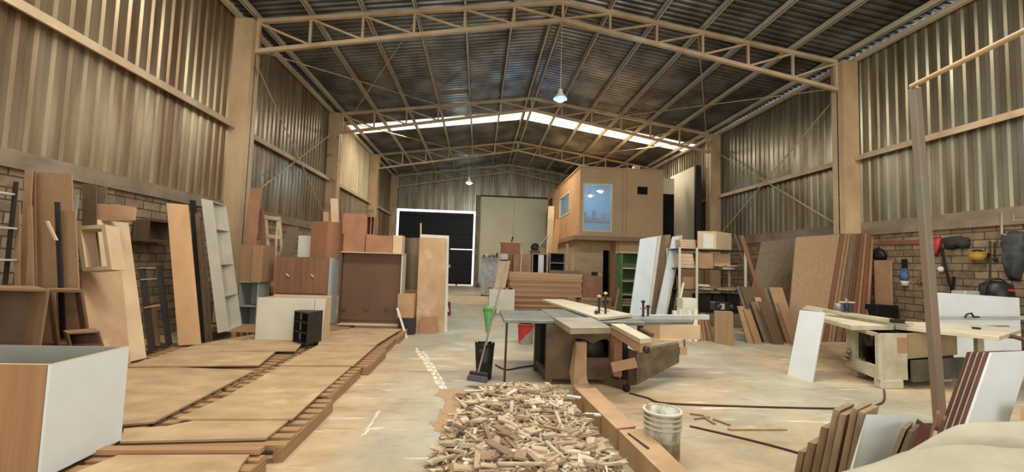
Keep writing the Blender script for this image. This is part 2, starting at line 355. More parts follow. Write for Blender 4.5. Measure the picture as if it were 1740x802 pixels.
# ------------------------------------------------------------------ steel frame
side_word = {-1: 'left', 1: 'right'}
ordn = ['behind the camera', 'nearest', 'second', 'third', 'fourth']
for k, y in enumerate(TY):
    if k == 0: continue
    for s, xi in ((-1, CL), (1, CRt)):
        if k == 4 and s == 1: continue
        xo = xi+s*0.44
        lab = '%s tan steel column along the %s wall, carrying the %s roof truss' % (ordn[k], side_word[s], ordn[k])
        cm = root('steel_column', ((xi+xo)/2, y, 0), lab[0].upper()+lab[1:], 'column', 'steel columns along the side walls')
        hb = 0.20
        top = zc(xi)-0.02
        MB().box((xi, y-0.015+0.0, 0.02), (xo, y+0.015, top)).build('web', steel_tan, cm)
        MB().box((xi, y-hb, 0.02), (xi-s*-0.02, y+hb, top)).build('flange', steel_tan, cm)
        MB().box((xo, y-hb, 0.02), (xo-s*0.02, y+hb, top)).build('flange', steel_tan, cm)
        f2 = MB(); f2.box((xi+s*0.02, y-hb, 0.02), (xo-s*0.02, y-hb+0.02, top)); f2.build('cover_plate', steel_tan, cm)
        MB().box((xi-s*0.08, y-hb-0.08, 0), (xo, y+hb+0.08, 0.02)).build('base_plate', dark_steel, cm)
    c0 = 0.10 if k < 3 else 0.085
    t = root('roof_truss', (RX, y, EVB), '%s roof truss of tan steel tube spanning the hall' % (ordn[k][0].upper()+ordn[k][1:]), 'truss', 'roof trusses')
    for s, xe in ((-1, CL), (1, CRt)):
        MB().bar((xe, y, zc(xe)), (RX, y, RG), c0, c0).build('top_chord', steel_truss, t)
        MB().bar((xe-s*-0.02, y, zb(xe)), (RX, y, RGB_), c0, c0).build('bottom_chord', steel_truss, t)
        MB().bar((xe-s*0.03, y, zb(xe)), (xe-s*0.03, y, zc(xe)), c0*0.8, c0*0.8).build('vertical', steel_truss, t)
        n = 6
        for i in range(1, n+1):
            x = xe+(RX-xe)*i/n; xp = xe+(RX-xe)*(i-1)/n
            if i < n or s < 0: MB().bar((x, y, zb(x)), (x, y, zc(x)), 0.06, 0.06).build('vertical', steel_truss, t)
            MB().bar((xp, y, zc(xp)-0.03), (x, y, zb(x)+0.03), 0.05, 0.05).build('diagonal', steel_truss, t)
# purlins: C sections lying on the trusses; two either side of the ridge
for s, xe in ((-1, CL), (1, CRt)):
    for i in range(7):
        x = xe+(RX-xe)*i/6.0
        if i == 6: x = RX-(-s)*-0.16
        if i == 0: x = xe+s*0.02
        z = zc(x)+0.05
        mb = MB(); a, b, h = x-0.035, x+0.035, 0.17
        mb.box((a, Y0, z), (a+0.012, Y1-0.2, z+h)); mb.box((a, Y0, z), (b, Y1-0.2, z+0.012)); mb.box((a, Y0, z+h-0.012), (b, Y1-0.2, z+h))
        mb.box((b-0.012, Y0, z), (b, Y1-0.2, z+0.035))
        pos = 'beside the ridge' if i == 6 else ('at the eave' if i == 0 else '%s up from the eave' % ['', 'first', 'second', 'third', 'fourth', 'fifth'][i])
        one('roof_purlin', mb, purlin_m, 'Grey steel roof purlin of the %s roof slope, %s' % (side_word[s], pos), 'purlin', 'roof purlins')
    xw = XL+0.12 if s < 0 else XR-0.12
    for y0, y1, w in ((Y0, TY[1], 'in front of the nearest column'), (TY[1], TY[2], 'between nearest and second column'), (TY[2], TY[3], 'between second and third column'), (TY[3], Y1-0.2, 'beyond the third column')):
        one('wall_girt', MB().box((xw-0.07, y0+0.22, GZ-0.07), (xw+0.07, y1-0.22, GZ+0.02)).box((xw-s*0.07-0.01, y0+0.22, GZ-0.12), (xw-s*0.07+0.01, y1-0.22, GZ)), steel_truss if s < 0 else steel_truss,
            'Tan horizontal wall rail on the %s wall, %s' % (side_word[s], w), 'wall rail', 'wall rails halfway up the cladding')
    one('eave_beam', MB().box((xw-0.06, Y0, zc(xw)+0.00), (xw+0.06, Y1-0.2, zc(xw)+0.10)), purlin_m, 'Steel beam along the top of the %s wall' % side_word[s], 'beam')
# rod bracing
def rod(name, p, q, lab, r=0.014, grp='thin steel bracing rods'):
    one(name, MB().tube([p, q], r, 6), steel_truss, lab, 'bracing rod', grp)
for s, xi in ((-1, XL+0.28), (1, XR-0.28)):
    w = side_word[s]
    rod('bracing_rod', (xi, TY[1]+0.3, 6.6), (xi, TY[2]-0.3, 2.95), 'Bracing rod on the %s wall, falling away from the nearest column' % w, 0.02)
    rod('bracing_rod', (xi+0.05*s, TY[1]+0.3, 2.95), (xi+0.05*s, TY[2]-0.3, 6.6), 'Bracing rod on the %s wall, rising towards the second column' % w, 0.02)
    x2 = xi-s*4.2
    rod('bracing_rod', (CL+0.1 if s < 0 else CRt-0.1, TY[1]+0.1, 6.75), (x2, TY[2], zc(x2)-0.02), 'Bracing rod under the %s roof slope, starting at the nearest column' % w, 0.016)
    rod('bracing_rod', (CL+0.1 if s < 0 else CRt-0.1, TY[2]-0.1, 6.85), (x2, TY[1], zc(x2)-0.02), 'Bracing rod under the %s roof slope, starting at the second column' % w, 0.016)
    rod('bracing_rod', (CL+0.1 if s < 0 else CRt-0.1, TY[2]+0.1, 7.2), (x2, TY[3], zc(x2)-0.02), 'Bracing rod under the %s roof slope in the skylight bay' % w, 0.016)

# hanging lamps
def lamp(name, x, y, z, top, r, lab, power, col, es):
    t = root(name, (x, y, z), lab, 'lamp', 'hanging high-bay lamps')
    MB().tube([(x, y, z+r*1.5), (x, y, top)], 0.008, 6).build('suspension_wire', steel_truss, t)
    MB().lathe((x, y, z), [(r*0.25, r*1.5), (r*0.35, r*1.4), (r*0.4, r*0.9), (r, r*0.15), (r, 0), (r*0.94, 0.0), (r*0.36, r*0.8)], 20).build('shade', bright_steel, t)
    m = emit(name+'_glow_%.1f' % y, col, es)
    MB().lathe((x, y, z+0.02), [(0.001, -r*0.5), (r*0.5, -r*0.42), (r*0.8, -r*0.15), (r*0.85, r*0.1), (0.001, r*0.3)], 16).build('bulb', m, t)
    l = bpy.data.lights.new(name+'_light', 'POINT'); l.energy = power; l.color = col[:3]; l.shadow_soft_size = 0.12
    o = bpy.data.objects.new(name+'_light', l); COL.objects.link(o); o.location = (0, 0, -r*0.8); o.parent = t
lamp('hanging_lamp', 1.99, 11.0, 5.98, RGB_+0.3, 0.18, 'Bright bluish lamp hanging on a long wire from the nearest truss ridge', 170, (0.12, 0.45, 1.0, 1), 4.5)
_p = at(797, 311, y=24.28)
lamp('hanging_lamp', _p.x, 24.28, _p.z, zb(_p.x), 0.20, 'Small white lamp hanging far down the hall above the black gate', 160, (0.6, 0.9, 1.0, 1), 25)
# ------------------------------------------------------------------ builders for boards, boxes and cabinets
def pbox(name, x0, x1, vt, vb, y, depth, m, label, cat='box', group=None, bevel=0.004):
    a, b = at(x0, vb, y=y), at(x1, vb, y=y); t = at((x0+x1)/2, vt, y=y).z
    return one(name, MB().box((a.x, y, min(a.z, b.z)), (b.x, y+depth, t)), m, label, cat, group, bevel)
def stick(name, pt, pb, w, yt, yb, th, m, label, cat='board', group=None, zf=0.0, wd=(1, 0, 0), extend=True):
    """a board seen from pt (its top left) down to pb, standing on zf"""
    T, B_ = at(pt[0], pt[1], y=yt), at(pb[0], pb[1], y=yb)
    if extend: B_ = T+(B_-T)*((zf-T.z)/(B_.z-T.z))
    wd = V(wd).normalized(); up = T-B_; n = wd.cross(up).normalized()
    if n.y < 0: n = -n
    return one(name, MB().para(B_, wd*w, up, n*th), m, label, cat, group)
def carcass(name, o, a, b, c, th, m, label, cat='cabinet', group=None, shelves=(), dividers=(), back=None, inner=None, top=True, bottom=True):
    """an open-fronted cabinet: o front lower corner, a width, b depth, c height vectors"""
    o, a, b, c = V(o), V(a), V(b), V(c); r = root(name, o, label, cat, group)
    an, bn, cn = a.normalized(), b.normalized(), c.normalized(); inner = inner or m
    MB().para(o, an*th, b, c).build('side_panel', m, r)
    MB().para(o+a-an*th, an*th, b, c).build('side_panel', m, r)
    i0 = o+an*th; ia = a-an*2*th
    if top: MB().para(i0+c-cn*th, ia, b, cn*th).build('top_panel', m, r)
    if bottom: MB().para(i0, ia, b, cn*th).build('bottom_panel', m, r)
    if back: MB().para(i0+b-bn*0.008+cn*th, ia, bn*0.008, c-cn*2*th).build('back_panel', back, r)
    bi = b-bn*0.02
    for s_ in shelves: MB().para(i0+c*s_+bn*0.006, ia, bi, cn*th).build('shelf', inner, r)
    for d in dividers: MB().para(o+a*d+cn*th+bn*0.006, an*th, bi, c-cn*2*th).build('divider', inner, r)
    return r
PZ = 0.14      # height of the pallet decks

# ------------------------------------------------------------------ pallets and the sheets lying on them
pal_w = grain('pallet_wood', rgb(176, 132, 86), rgb(140, 100, 62), 'x')
pal_y = grain('pallet_wood_lengthwise', rgb(160, 118, 76), rgb(120, 84, 54), 'y')
def pallet(x0, x1, y0, y1, label, h=PZ-0.012, group='wooden pallets laid in rows along the left side', n=8):
    r = root('wooden_pallet', ((x0+x1)/2, (y0+y1)/2, 0), label, 'pallet', group)
    for x in (x0+0.04, (x0+x1)/2, x1-0.04):
        MB().box((x-0.04, y0, 0.0), (x+0.04, y1, h-0.02)).build('stringer', pal_y, r)
    st = (y1-y0)/n
    for i in range(n):
        w = st*0.62; yy = y0+i*st+(st-w)*(i/(n-1.0))
        MB().box((x0+random.uniform(-.01, .01), yy, h-0.02), (x1+random.uniform(-.02, .01), yy+w, h)).build('deck_board', pal_w, r)
    return r
pr = 'Low pallet along the clear aisle, '
ys = [2.25, 3.45, 3.62, 4.78, 4.9, 6.15, 6.25, 7.4, 7.5, 8.55, 8.62, 9.7]
tx = ['nearest the camera, under ragged brown sheets', 'second from the camera', 'third, with a jutting side rail', 'fourth from the camera', 'fifth from the camera', 'last, beside the big brown cabinet back']
for i in range(6): pallet(-2.70, -1.52+(0.0, 0.05, -0.03, 0.05, -0.01, 0.04)[i], ys[2*i], ys[2*i+1], pr+tx[i])
tx = ['beside the white base cabinet', 'left of the bare slatted strip', 'in the middle of the inner row', 'in front of the white cabinet on its side', 'under the white cabinet on its side', 'against the stacked walnut cabinets']
ys2 = [2.3, 3.7, 3.78, 5.1, 5.18, 6.4, 6.48, 7.7, 7.75, 8.9, 8.95, 10.2]
for i in range(6): pallet(-3.95, -2.76, ys2[2*i], ys2[2*i+1], 'Low pallet in the inner row, '+tx[i])
tx = ['under the stacked open boxes', 'under the tall tan boards', 'under the orange plywood board', 'below the tall white shelf unit']
ys3 = [3.6, 4.9, 5.0, 6.3, 6.4, 7.7, 7.8, 9.3]
for i in range(3): pallet(-5.25, -4.0, ys3[2*i], ys3[2*i+1], 'Low pallet by the brick wall, '+tx[i])

def sheet(pts, z, th, label, m=None):
    P3 = [at(u, v, z=z+th) for u, v in pts]
    return one('board_sheet', MB().poly([p-Z*th for p in P3], Z*th), m or mdf_sheet, label, 'board sheet', 'brown sheets lying on the pallets')
sheet([(60, 830), (200, 773), (424, 772), (412, 786), (398, 812), (330, 845), (60, 845)], PZ, 0.018, 'Ragged-cornered brown sheet at the very front of the pallet row')
one('timber_batten', MB().box((-2.72, 3.42, PZ), (-1.56, 3.50, PZ+0.035)), pal_w, 'Light wooden batten lying across the pallets in front of the first whole sheet', 'batten')
sheet([(204, 750), (452, 744), (496, 709), (345, 711), (282, 724), (211, 728)], PZ, 0.018, 'Broad brown sheet just behind the front batten on the pallets')
sheet([(300, 711), (497, 711), (546, 666), (396, 668)], PZ+0.02, 0.015, 'Square tan sheet second along the outer pallet row', mdf_sheet)
sheet([(393, 668), (544, 668), (602, 618), (482, 619)], PZ, 0.015, 'Smooth tan sheet in the middle of the outer pallet row')
sheet([(478, 620), (600, 621), (642, 584), (546, 583)], PZ+0.018, 0.015, 'Tan sheet behind the middle one, beside the dark bottle rack')
sheet([(540, 585), (638, 586), (682, 559), (600, 557), (548, 566)], PZ+0.036, 0.012, 'Furthest tan sheet of the outer pallet row, before the big brown cabinet back')
sheet([(205, 722), (262, 716), (432, 629), (222, 621), (150, 660)], PZ, 0.018, 'Large brown sheet on the inner pallets, behind the white base cabinet')
sheet([(208, 623), (440, 620), (471, 595), (352, 586), (298, 596)], PZ+0.02, 0.015, 'Brown sheet on the inner pallets, in front of the black shelf frame')
sheet([(372, 596), (502, 596), (512, 585), (500, 577), (428, 574)], PZ+0.036, 0.012, 'Brown sheet under the white cabinet lying on its side')
sheet([(298, 595), (345, 583), (430, 568), (445, 574), (372, 592)], PZ, 0.015, 'Narrow brown sheet in front of the orange plywood board')

# ------------------------------------------------------------------ white base cabinet, front left
wd_front = grain('oak_side', rgb(168, 120, 74), rgb(146, 100, 58), s=18)
r = root('base_cabinet', (-3.1, 3.3, PZ), 'White and oak open-topped base cabinet in the left foreground', 'cabinet')
X1, X0, YA, YB, H0, H1 = -2.69, -3.75, 3.02, 3.64, PZ+0.02, 0.87
one_p = lambda mb, n, m: mb.build(n, m, r)
one_p(MB().box((X0, YA, H0), (X1-0.022, YA+0.018, H1)), 'front_panel', wd_front)
one_p(MB().box((X1-0.018, YA, H0), (X1, YB, H1)), 'side_panel', white_lam)
one_p(MB().box((X0, YA+0.018, H0), (X0+0.018, YB, H1)), 'side_panel', white_lam)
one_p(MB().box((X0+0.018, YB-0.012, H0), (X1-0.018, YB, H1-0.004)), 'back_panel', grey_inside)
one_p(MB().box((X0+0.018, YA+0.018, H0), (X1-0.018, YB-0.012, H0+0.018)), 'bottom_panel', grey_inside)
one_p(MB().box((X1-0.021, YA-0.001, H1), (X1, YB, H1+0.002)).box((X0, YA-0.001, H1), (X1-0.021, YA+0.02, H1+0.002)), 'edge_band', mdf_pale)

# ------------------------------------------------------------------ open boxes, racks and boards along the left wall
tan_box = mat('tan_chipboard_box', rgb(150, 112, 76), rgb(132, 96, 64), 0.7)
dim_in = mat('raw_brown_inside', rgb(112, 84, 60), rgb(96, 70, 50), 0.8)
o = at(-95, 600, y=4.35); o.z = PZ+0.02; e = at(48, 588, y=4.30)
c = carcass('open_cabinet', (o.x, 4.35, PZ+0.02), (e.x+0.04-o.x, 0, 0), (-0.48, 0.36, 0), (0.05, 0.0, at(62, 491, y=4.35).z-PZ-0.02), 0.022, tan_box,
            'Big open-fronted brown cabinet at the left edge of the picture', back=dim_in, shelves=(0.46,))
def pcarc(name, pbl, pbr, ptl, y, depth, th, m, label, yt=None, yr=None, bvec=None, **k):
    a, b, t = at(pbl[0], pbl[1], y=y), at(pbr[0], pbr[1], y=yr or y), at(ptl[0], ptl[1], y=yt or y)
    up = t-a; wdv = b-a; n = wdv.cross(up).normalized()
    if n.y < 0: n = -n
    return carcass(name, a, wdv, V(bvec) if bvec else n*depth, up, th, m, label, **k)
# lower stack of two slanting boxes
pcarc('open_box', (99, 588), (156, 588), (86, 492), 4.95, 0.38, 0.03, tan_box, 'Slanting open brown box with a wide top rail, left of the big tan board', cat='box', yt=5.05, bvec=(-0.28, 0.25, 0))
stick('narrow_board', (66, 492), (72, 588), 0.16, 5.5, 5.4, 0.02, tan_box, 'Short brown board standing between big open cabinet and slanting open box', zf=PZ)
pcarc('open_box', (121, 592), (177, 588), (114, 566), 4.70, 0.25, 0.016, tan_box, 'Small shallow open brown box lying behind the white base cabinet rim', cat='box', yt=4.72, back=dim_in, bvec=(-0.18, 0.16, 0))
one('support_block', MB().box((-4.70, 4.9, PZ), (-4.2, 5.3, at(120, 590, y=4.95).z-0.01)), tan_box, 'Brown chipboard block under the slanting open box', 'block')
# square frame further up
pcarc('open_box', (140, 461), (190, 458), (129, 384), 6.0, 0.22, 0.05, mdf_pale, 'Tilted pale square open box hanging over the big tan board', cat='box', yt=6.05)
rk = root('steel_shelf', (-5.5, 4.7, 0), 'Thin steel shelving at the left edge above the open cabinet', 'shelving')
for v1, v2 in ((324, 329), (384, 387), (440, 441)):
    b = at(22, v2, y=5.3); MB().box((b.x-1.3, 4.9, b.z-0.015), (b.x, 5.35, b.z+0.005)).build('shelf_board', bright_steel, rk)
b = at(22, 330, y=5.3)
for dx, y in ((-1.3, 4.9), (-1.3, 5.3), (-0.012, 5.32)): MB().box((b.x+dx-0.02, y, 0.0), (b.x+dx+0.012, y+0.03, b.z+0.15)).build('upright', dark_steel, rk)
G = 'boards leaning on the left brick wall'
def lb(pt, pb, w, y, m, lab, th=0.018, dy=0.25, zf=PZ, **k): return stick('leaning_board', pt, pb, w, y+dy, y, th, m, lab, 'board', G, zf=zf, **k)
lb((25, 345), (24, 490), 0.05, 5.35, brown, 'Narrow brown strip leftmost of the leaning boards, beside the steel shelving', dy=.1)
lb((42, 288), (31, 490), 0.085, 5.45, brown, 'Tall narrow brown board leftmost of the tallest group on the left wall')
lb((46, 350), (49, 490), 0.045, 5.30, brown, 'Short thin brown strip in front of the tallest left boards', dy=.1)
lb((54, 290), (56, 490), 0.03, 5.50, red_brown, 'Thin reddish strip between the tallest boards on the left wall')
lb((61, 293), (62, 490), 0.42, 5.60, brown, 'Widest tall brown board on the left wall, near the picture edge')
lb((98, 358), (103, 490), 0.19, 5.35, brown, 'Medium brown board leaning in front of the widest tall one', dy=.12)
lb((92, 343), (98, 490), 0.022, 5.28, dark_char, 'Left of the two thin black strips standing against brown boards', dy=.1)
lb((97, 343), (103, 490), 0.022, 5.27, dark_char, 'Right of the two thin black strips standing against brown boards', dy=.1)
lb((76, 375), (92, 408), 0.03, 5.25, mdf_pale, 'Short pale slat slanting across the widest brown board', dy=0, extend=False)
lb((127, 331), (120, 385), 0.05, 6.5, grey_inside, 'Pale grey narrow board left of the short upright boards', dy=.1)
lb((140, 312), (139, 385), 0.19, 6.7, brown_dark, 'Upright brown board behind the tilted square box', dy=.1)
lb((164, 317), (160, 375), 0.14, 6.9, walnut_grey, 'Grey-brown board standing behind the cardboard piece', dy=.1)
cb = MB().poly([at(153, 376, y=6.80), at(226, 374, y=6.80), at(228, 352, y=6.86), at(198, 347, y=6.86), at(160, 346, y=6.86), at(152, 352, y=6.84)], (0, 0.05, 0))
one('cardboard_sheet', cb, cardboard, 'Rough cardboard piece with a torn top edge standing behind the big tan board', 'cardboard')
bl, br = at(190, 622, z=PZ+0.02), at(249, 608, z=PZ+0.02)
quad_board('leaning_board', bl, br, at(165, 373, y=6.75), 0.018, mdf_pale, 'Tall pale tan board with a bright edge leaning on the left wall', 'board', G)
bl2, br2 = at(146, 634, z=PZ+0.03), at(222, 618, z=PZ+0.02)
quad_board('leaning_board', bl2, br2, at(138, 461, y=6.15), 0.018, mdf, 'Shorter wide tan board in front of the tall pale one', 'board', G)
# charcoal ladder shelf
a, b = at(252, 600, z=PZ+0.02), at(283, 590, z=PZ+0.02); t = at(234, 452, y=a.y+0.25)
carcass('open_shelf', a, b-a, V((-0.06, 0.22, 0)), t-a, 0.018, dark_char, 'Narrow charcoal shelf frame without a back, leaning beside the tall pale board', 'shelf', shelves=(0.5, 0.83, 0.97), back=None, inner=walnut_pale)
stick('wood_offcut', (252, 528), (256, 565), 0.12, 7.4, 7.3, 0.02, brown, 'Short brown offcut standing inside the charcoal shelf frame', 'offcut', zf=PZ+0.02)
0 and one('wood_offcut', MB().box(at(236, 475, y=7.45)-V((0, 0, 0)), at(250, 462, y=7.45)+V((0, 0.15, 0))), mdf_pale, 'Pale block wedged in the top of the charcoal shelf frame', 'offcut')
a, b = at(303, 587, z=PZ+0.02), at(342, 585, z=PZ+0.02)
quad_board('plywood_board', a, b, at(283, 345, y=a.y+0.35), 0.018, ply_orange, 'Tall orange plywood board leaning on the left brick wall', 'board', G)
# wall box
a = at(252, 408, x=-6.0)
c = MB().box((XL, a.y-0.35, a.z-0.03), (-5.85, a.y+0.5, a.z-0.005)); one('wall_shelf', c, brown_dark, 'Small brown shelf board fixed to the left brick wall behind the orange plywood', 'shelf')
carcass('small_open_box', (-5.88, a.y+0.45, a.z), (-0.0001, -0.62, 0), (-0.27, 0, 0), (0, 0, 0.36), 0.016, brown_dark, 'Small brown open box on the wall shelf behind the orange plywood', 'box', back=dim_in)
lb((322, 340), (338, 560), 0.10, 8.35, dark_char, 'Dark narrow board directly behind the tall white shelf unit', dy=.15, zf=0.0)
lb((331, 362), (347, 560), 0.05, 8.15, walnut_grey, 'Grey-brown strip left of the tall white shelf unit', dy=.15, zf=0.0)
lb((339, 372), (354, 560), 0.05, 8.05, brown_dark, 'Dark brown strip touching the tall white shelf unit', dy=.15, zf=0.0)
o = at(389, 562, z=0.20); l = at(370, 566, z=0.20); f = at(411, 553, z=0.20); t = at(361, 341, y=o.y+0.1)
sh_white = mat('aged_white_melamine', rgb(190, 180, 160), rgb(176, 166, 146), 0.5)
carcass('tall_shelf_unit', o, f-o, l-o, t-o, 0.02, sh_white, 'Tall off-white open shelf unit with four bays leaning on the left wall', 'shelf unit', shelves=(0.255, 0.5, 0.775), back=sh_white)
pallet(o.x-0.5, o.x+0.7, o.y-0.02, o.y+0.9, 'Short raised wooden pallet carrying the tall white shelf unit', h=0.20, n=5)
# clutter round the first column
stick('tall_plank', (425, 319), (413, 440), 0.25, 10.5, 10.25, 0.03, cardboard_red, 'Tall reddish plank leaning beside the nearest left column', 'plank')
stick('thin_plank', (436, 355), (452, 505), 0.12, 10.75, 10.4, 0.02, red_brown, 'Thin reddish-brown plank with a pointed top in front of the wooden ladder frame', 'plank')
r = root('wooden_ladder', at(455, 500, y=11.0), 'Rough pale wooden ladder frame leaning on the left wall', 'frame')
T0, T1, B0 = at(449, 365, y=11.6), at(472, 368, y=11.6), at(458, 498, y=11.1)
B0 = T0+(B0-T0)*((0.0-T0.z)/(B0.z-T0.z)); dv = T0-B0; wv = T1-T0
MB().para(B0, V((0.06, 0, 0)), V((0, 0.04, 0)), dv).build('upright', mdf_pale, r); MB().para(B0+wv, V((0.06, 0, 0)), V((0, 0.04, 0)), dv).build('upright', mdf_pale, r)
for k in (0.30, 0.46, 0.62, 0.78, 0.96): MB().para(B0+dv*k-V((0, 0.022, 0)), wv+V((0.06, 0, 0)), V((0, 0.02, 0)), V((0, 0, 0.09))).build('rung', mdf_pale, r)
stick('leaning_board', (488, 385), (476, 437), 0.28, 11.4, 11.0, 0.02, walnut_grey, 'Grey-brown board slanting behind the walnut cabinet', 'board', zf=0)
stick('leaning_board', (470, 375), (466, 437), 0.05, 11.6, 11.2, 0.02, mdf_pale, 'Thin pale slat between ladder frame and grey-brown board', 'board', zf=0)
pbox('white_block', 505, 527, 400, 438, 10.4, 0.3, white_warm, 'Small warm-white box standing on the walnut cabinet', 'box')
def rbox(name, pc, pl, prr, vt, z, m, label, cat='box', group=None, hgt=None, bevel=0.004):
    """a box turned on the spot: nearest lower corner pc, lower left corner pl, lower right corner prr"""
    if z is None: z = 0
    C0, L0, R0 = at(pc[0], pc[1], z=z), at(pl[0], pl[1], z=z), at(prr[0], prr[1], z=z)
    h = hgt or at(pc[0], vt, y=C0.y).z-z
    return one(name, MB().para(C0, L0-C0, R0-C0, Z*h), m, label, cat, group, bevel)
# box and grey cabinet at the foot of the column
z1 = at(402, 478, y=9.6).z
g = root('grey_cabinet', at(418, 560, y=9.6), 'Low grey open cabinet under the brown box beside the nearest left column', 'cabinet')
a, b = at(401, 562, y=9.6), at(434, 562, y=9.6)
for nm, mb in (('side_panel', MB().box((a.x, 9.6, PZ*0), (a.x+0.02, 10.1, z1-0.02))), ('side_panel', MB().box((b.x-0.02, 9.6, 0), (b.x, 10.1, z1-0.02))), ('back_panel', MB().box((a.x+0.02, 10.08, 0), (b.x-0.02, 10.1, z1-0.02))),
               ('top_panel', MB().box((a.x-0.02, 9.58, z1-0.02), (b.x+0.02, 10.1, z1-0.0))), ('shelf', MB().box((a.x+0.02, 9.62, z1*0.5), (b.x-0.02, 10.08, z1*0.5+0.02)))):
    mb.build(nm, grey_inside, g)
one('brown_box', MB().box((a.x-0.05, 9.62, z1), (a.x+0.24, 10.1, z1+0.78)).box((a.x+0.241, 9.56, z1), (b.x+0.07, 10.1, z1+0.78)), brown, 'Brown wood-grain box standing on the grey cabinet by the column', 'box')

# ------------------------------------------------------------------ stacked cabinets in the middle of the left side
r = root('white_cabinet', (-3.6, 8.2, PZ), 'White cabinet lying on its side on the pallets, its open top edged with plywood', 'cabinet')
a, b = at(433, 577, z=PZ+0.05), at(534, 577, z=PZ+0.05); yb_ = a.y; tl, tr_ = at(438, 505, y=yb_), at(547, 503, y=yb_)
zt = tl.z
MB().poly([a, V((b.x, yb_, a.z)), V((tl.x+(b.x-a.x)*1.0, yb_, zt)), V((tl.x, yb_, zt))], (0, 0.018, 0)).build('front_panel', white_warm, r)
MB().poly([V((b.x+0.012, yb_, a.z)), V((b.x+0.15, yb_, a.z)), V((b.x+0.19, yb_, zt)), V((tl.x+(b.x-a.x)+0.012, yb_, zt))], (0, 0.018, 0)).build('front_panel', white_warm, r)
MB().box((a.x+0.08, yb_+0.02, a.z), (a.x+0.10, yb_+0.42, zt)).build('side_panel', mdf_pale, r); MB().box((b.x+0.12, yb_+0.02, a.z), (b.x+0.14, yb_+0.42, zt)).build('side_panel', mdf_pale, r)
MB().box((a.x+0.08, yb_+0.42, a.z), (b.x+0.14, yb_+0.44, zt+0.02)).build('back_panel', mdf_pale, r)
MB().box((a.x+0.10, yb_+0.02, a.z), (b.x+0.12, yb_+0.42, a.z+0.02)).build('bottom_panel', mdf_pale, r)
# charcoal bottle rack, two by three cells
C0, L0, R0 = at(521, 587, z=PZ+0.05), at(497, 581, z=PZ+0.05), at(546, 579, z=PZ+0.05)
carcass('bottle_rack', L0, C0-L0, (R0-C0), Z*(at(524, 532, y=C0.y).z-PZ-0.05), 0.02, dark_char, 'Charcoal rack of six square cells standing on the pallets', 'rack', shelves=(0.33, 0.66), dividers=(0.5,), back=black_in)
# walnut cabinets with white sides
def walnut_cab(z0, z1, label, handles=True):
    a, b = at(464, 500, y=9.75), at(555, 500, y=9.75); d = 10.42
    g = root('walnut_cabinet', ((a.x+b.x)/2, 9.75, z0), label, 'cabinet', 'stacked walnut-fronted cabinets')
    MB().box((b.x, 9.77, z0), (b.x+0.018, d, z1)).build('side_panel', white_lam, g); MB().box((a.x, 9.77, z0), (a.x+0.018, d, z1)).build('side_panel', white_lam, g)
    MB().box((a.x+0.018, 9.78, z1-0.018), (b.x, d, z1)).build('top_panel', brown_dark, g); MB().box((a.x+0.018, 9.78, z0), (b.x, d, z0+0.018)).build('bottom_panel', brown_dark, g)
    mid = (a.x+b.x)/2
    for x0, x1, hx in ((a.x, mid-0.002, a.x+0.30), (mid+0.002, b.x+0.018, b.x-0.30)):
        dd = MB().box((x0, 9.745, z0+0.004), (x1, 9.765, z1-0.004)).build('door', walnut, g)
        if handles: MB().bar((hx-0.05, 9.73, z0+0.42), (hx+0.02, 9.73, z0+0.36), 0.03, 0.02).build('handle', mdf_pale, dd)
zm = at(556, 500, y=9.75).z; zt = at(556, 438, y=9.75).z
walnut_cab(PZ+0.02, zm-0.004, 'Lower walnut cabinet with a white side, mostly behind the white cabinet')
walnut_cab(zm, zt, 'Upper walnut two-door cabinet with a white side and broken paper tabs')
C0 = at(554, 438, y=10.0); zt0 = C0.z = zt
H0_ = at(554, 376, y=10.0).z-zt
walnut_b = grain('mid_walnut', rgb(158, 104, 66), rgb(134, 84, 50), s=14)
one('walnut_box', MB().para(C0, at(526, 436, y=10.15)*1-V((0, 0, at(526, 436, y=10.15).z-zt))-C0, V((at(582, 436, y=10.25).x, 10.25, zt))-C0, Z*H0_) , walnut_b, 'Walnut box turned corner-on standing on top of the walnut cabinets', 'box', bevel=0.003)
# carton and box stack
bk = root('big_cabinet_back', (-2.4, 9.95, PZ), 'Large dark brown cabinet seen from its back, shallow frame round it', 'cabinet')
a, b = at(573, 556, y=9.85), at(671, 556, y=9.85); a.z = PZ+0.05; zt = at(620, 430, y=9.85).z; xl, xr = a.x+0.02, b.x+0.08
back_brown = mat('dark_hardboard', rgb(112, 80, 54), rgb(96, 68, 46), 0.6, scale=(1, 1, 1))
MB().box((xl, 9.98, a.z), (xr, 10.0, zt)).build('back_panel', back_brown, bk)
MB().box((xl-0.02, 9.83, a.z), (xl, 10.35, zt)).build('side_panel', brown_dark, bk); MB().box((xr, 9.83, a.z), (xr+0.022, 10.35, zt)).build('side_panel', white_warm, bk)
MB().box((xl-0.02, 9.81, zt), (xr+0.03, 10.35, zt+0.02)).build('top_panel', mdf_pale, bk); MB().box((xl-0.02, 9.83, a.z-0.03), (xr+0.02, 10.35, a.z)).build('bottom_panel', mdf_pale, bk)
for px in (583, 622, 656):
    p = at(px, 525, y=9.95); MB().box((p.x-0.05, 9.955, p.z), (p.x+0.05, 9.98, p.z+0.05)).box((p.x-0.02, 9.94, p.z-0.03), (p.x+0.02, 9.98, p.z)).build('bracket', brown_dark, bk)
MB().box((xl, 9.96, at(600, 545, y=9.95).z+0.02), (xr, 9.98, at(600, 540, y=9.95).z+0.04)).build('rail', back_brown, bk)
zt += 0.02
def zbox(name, px0, px1, vt, y, d, z0, m, label, cat='box', **k):
    a, b = at(px0, vt, y=y), at(px1, vt, y=y); return one(name, MB().box((a.x, y, z0), (b.x, y+d, a.z*.5+b.z*.5)), m, label, cat, bevel=0.004, **k)
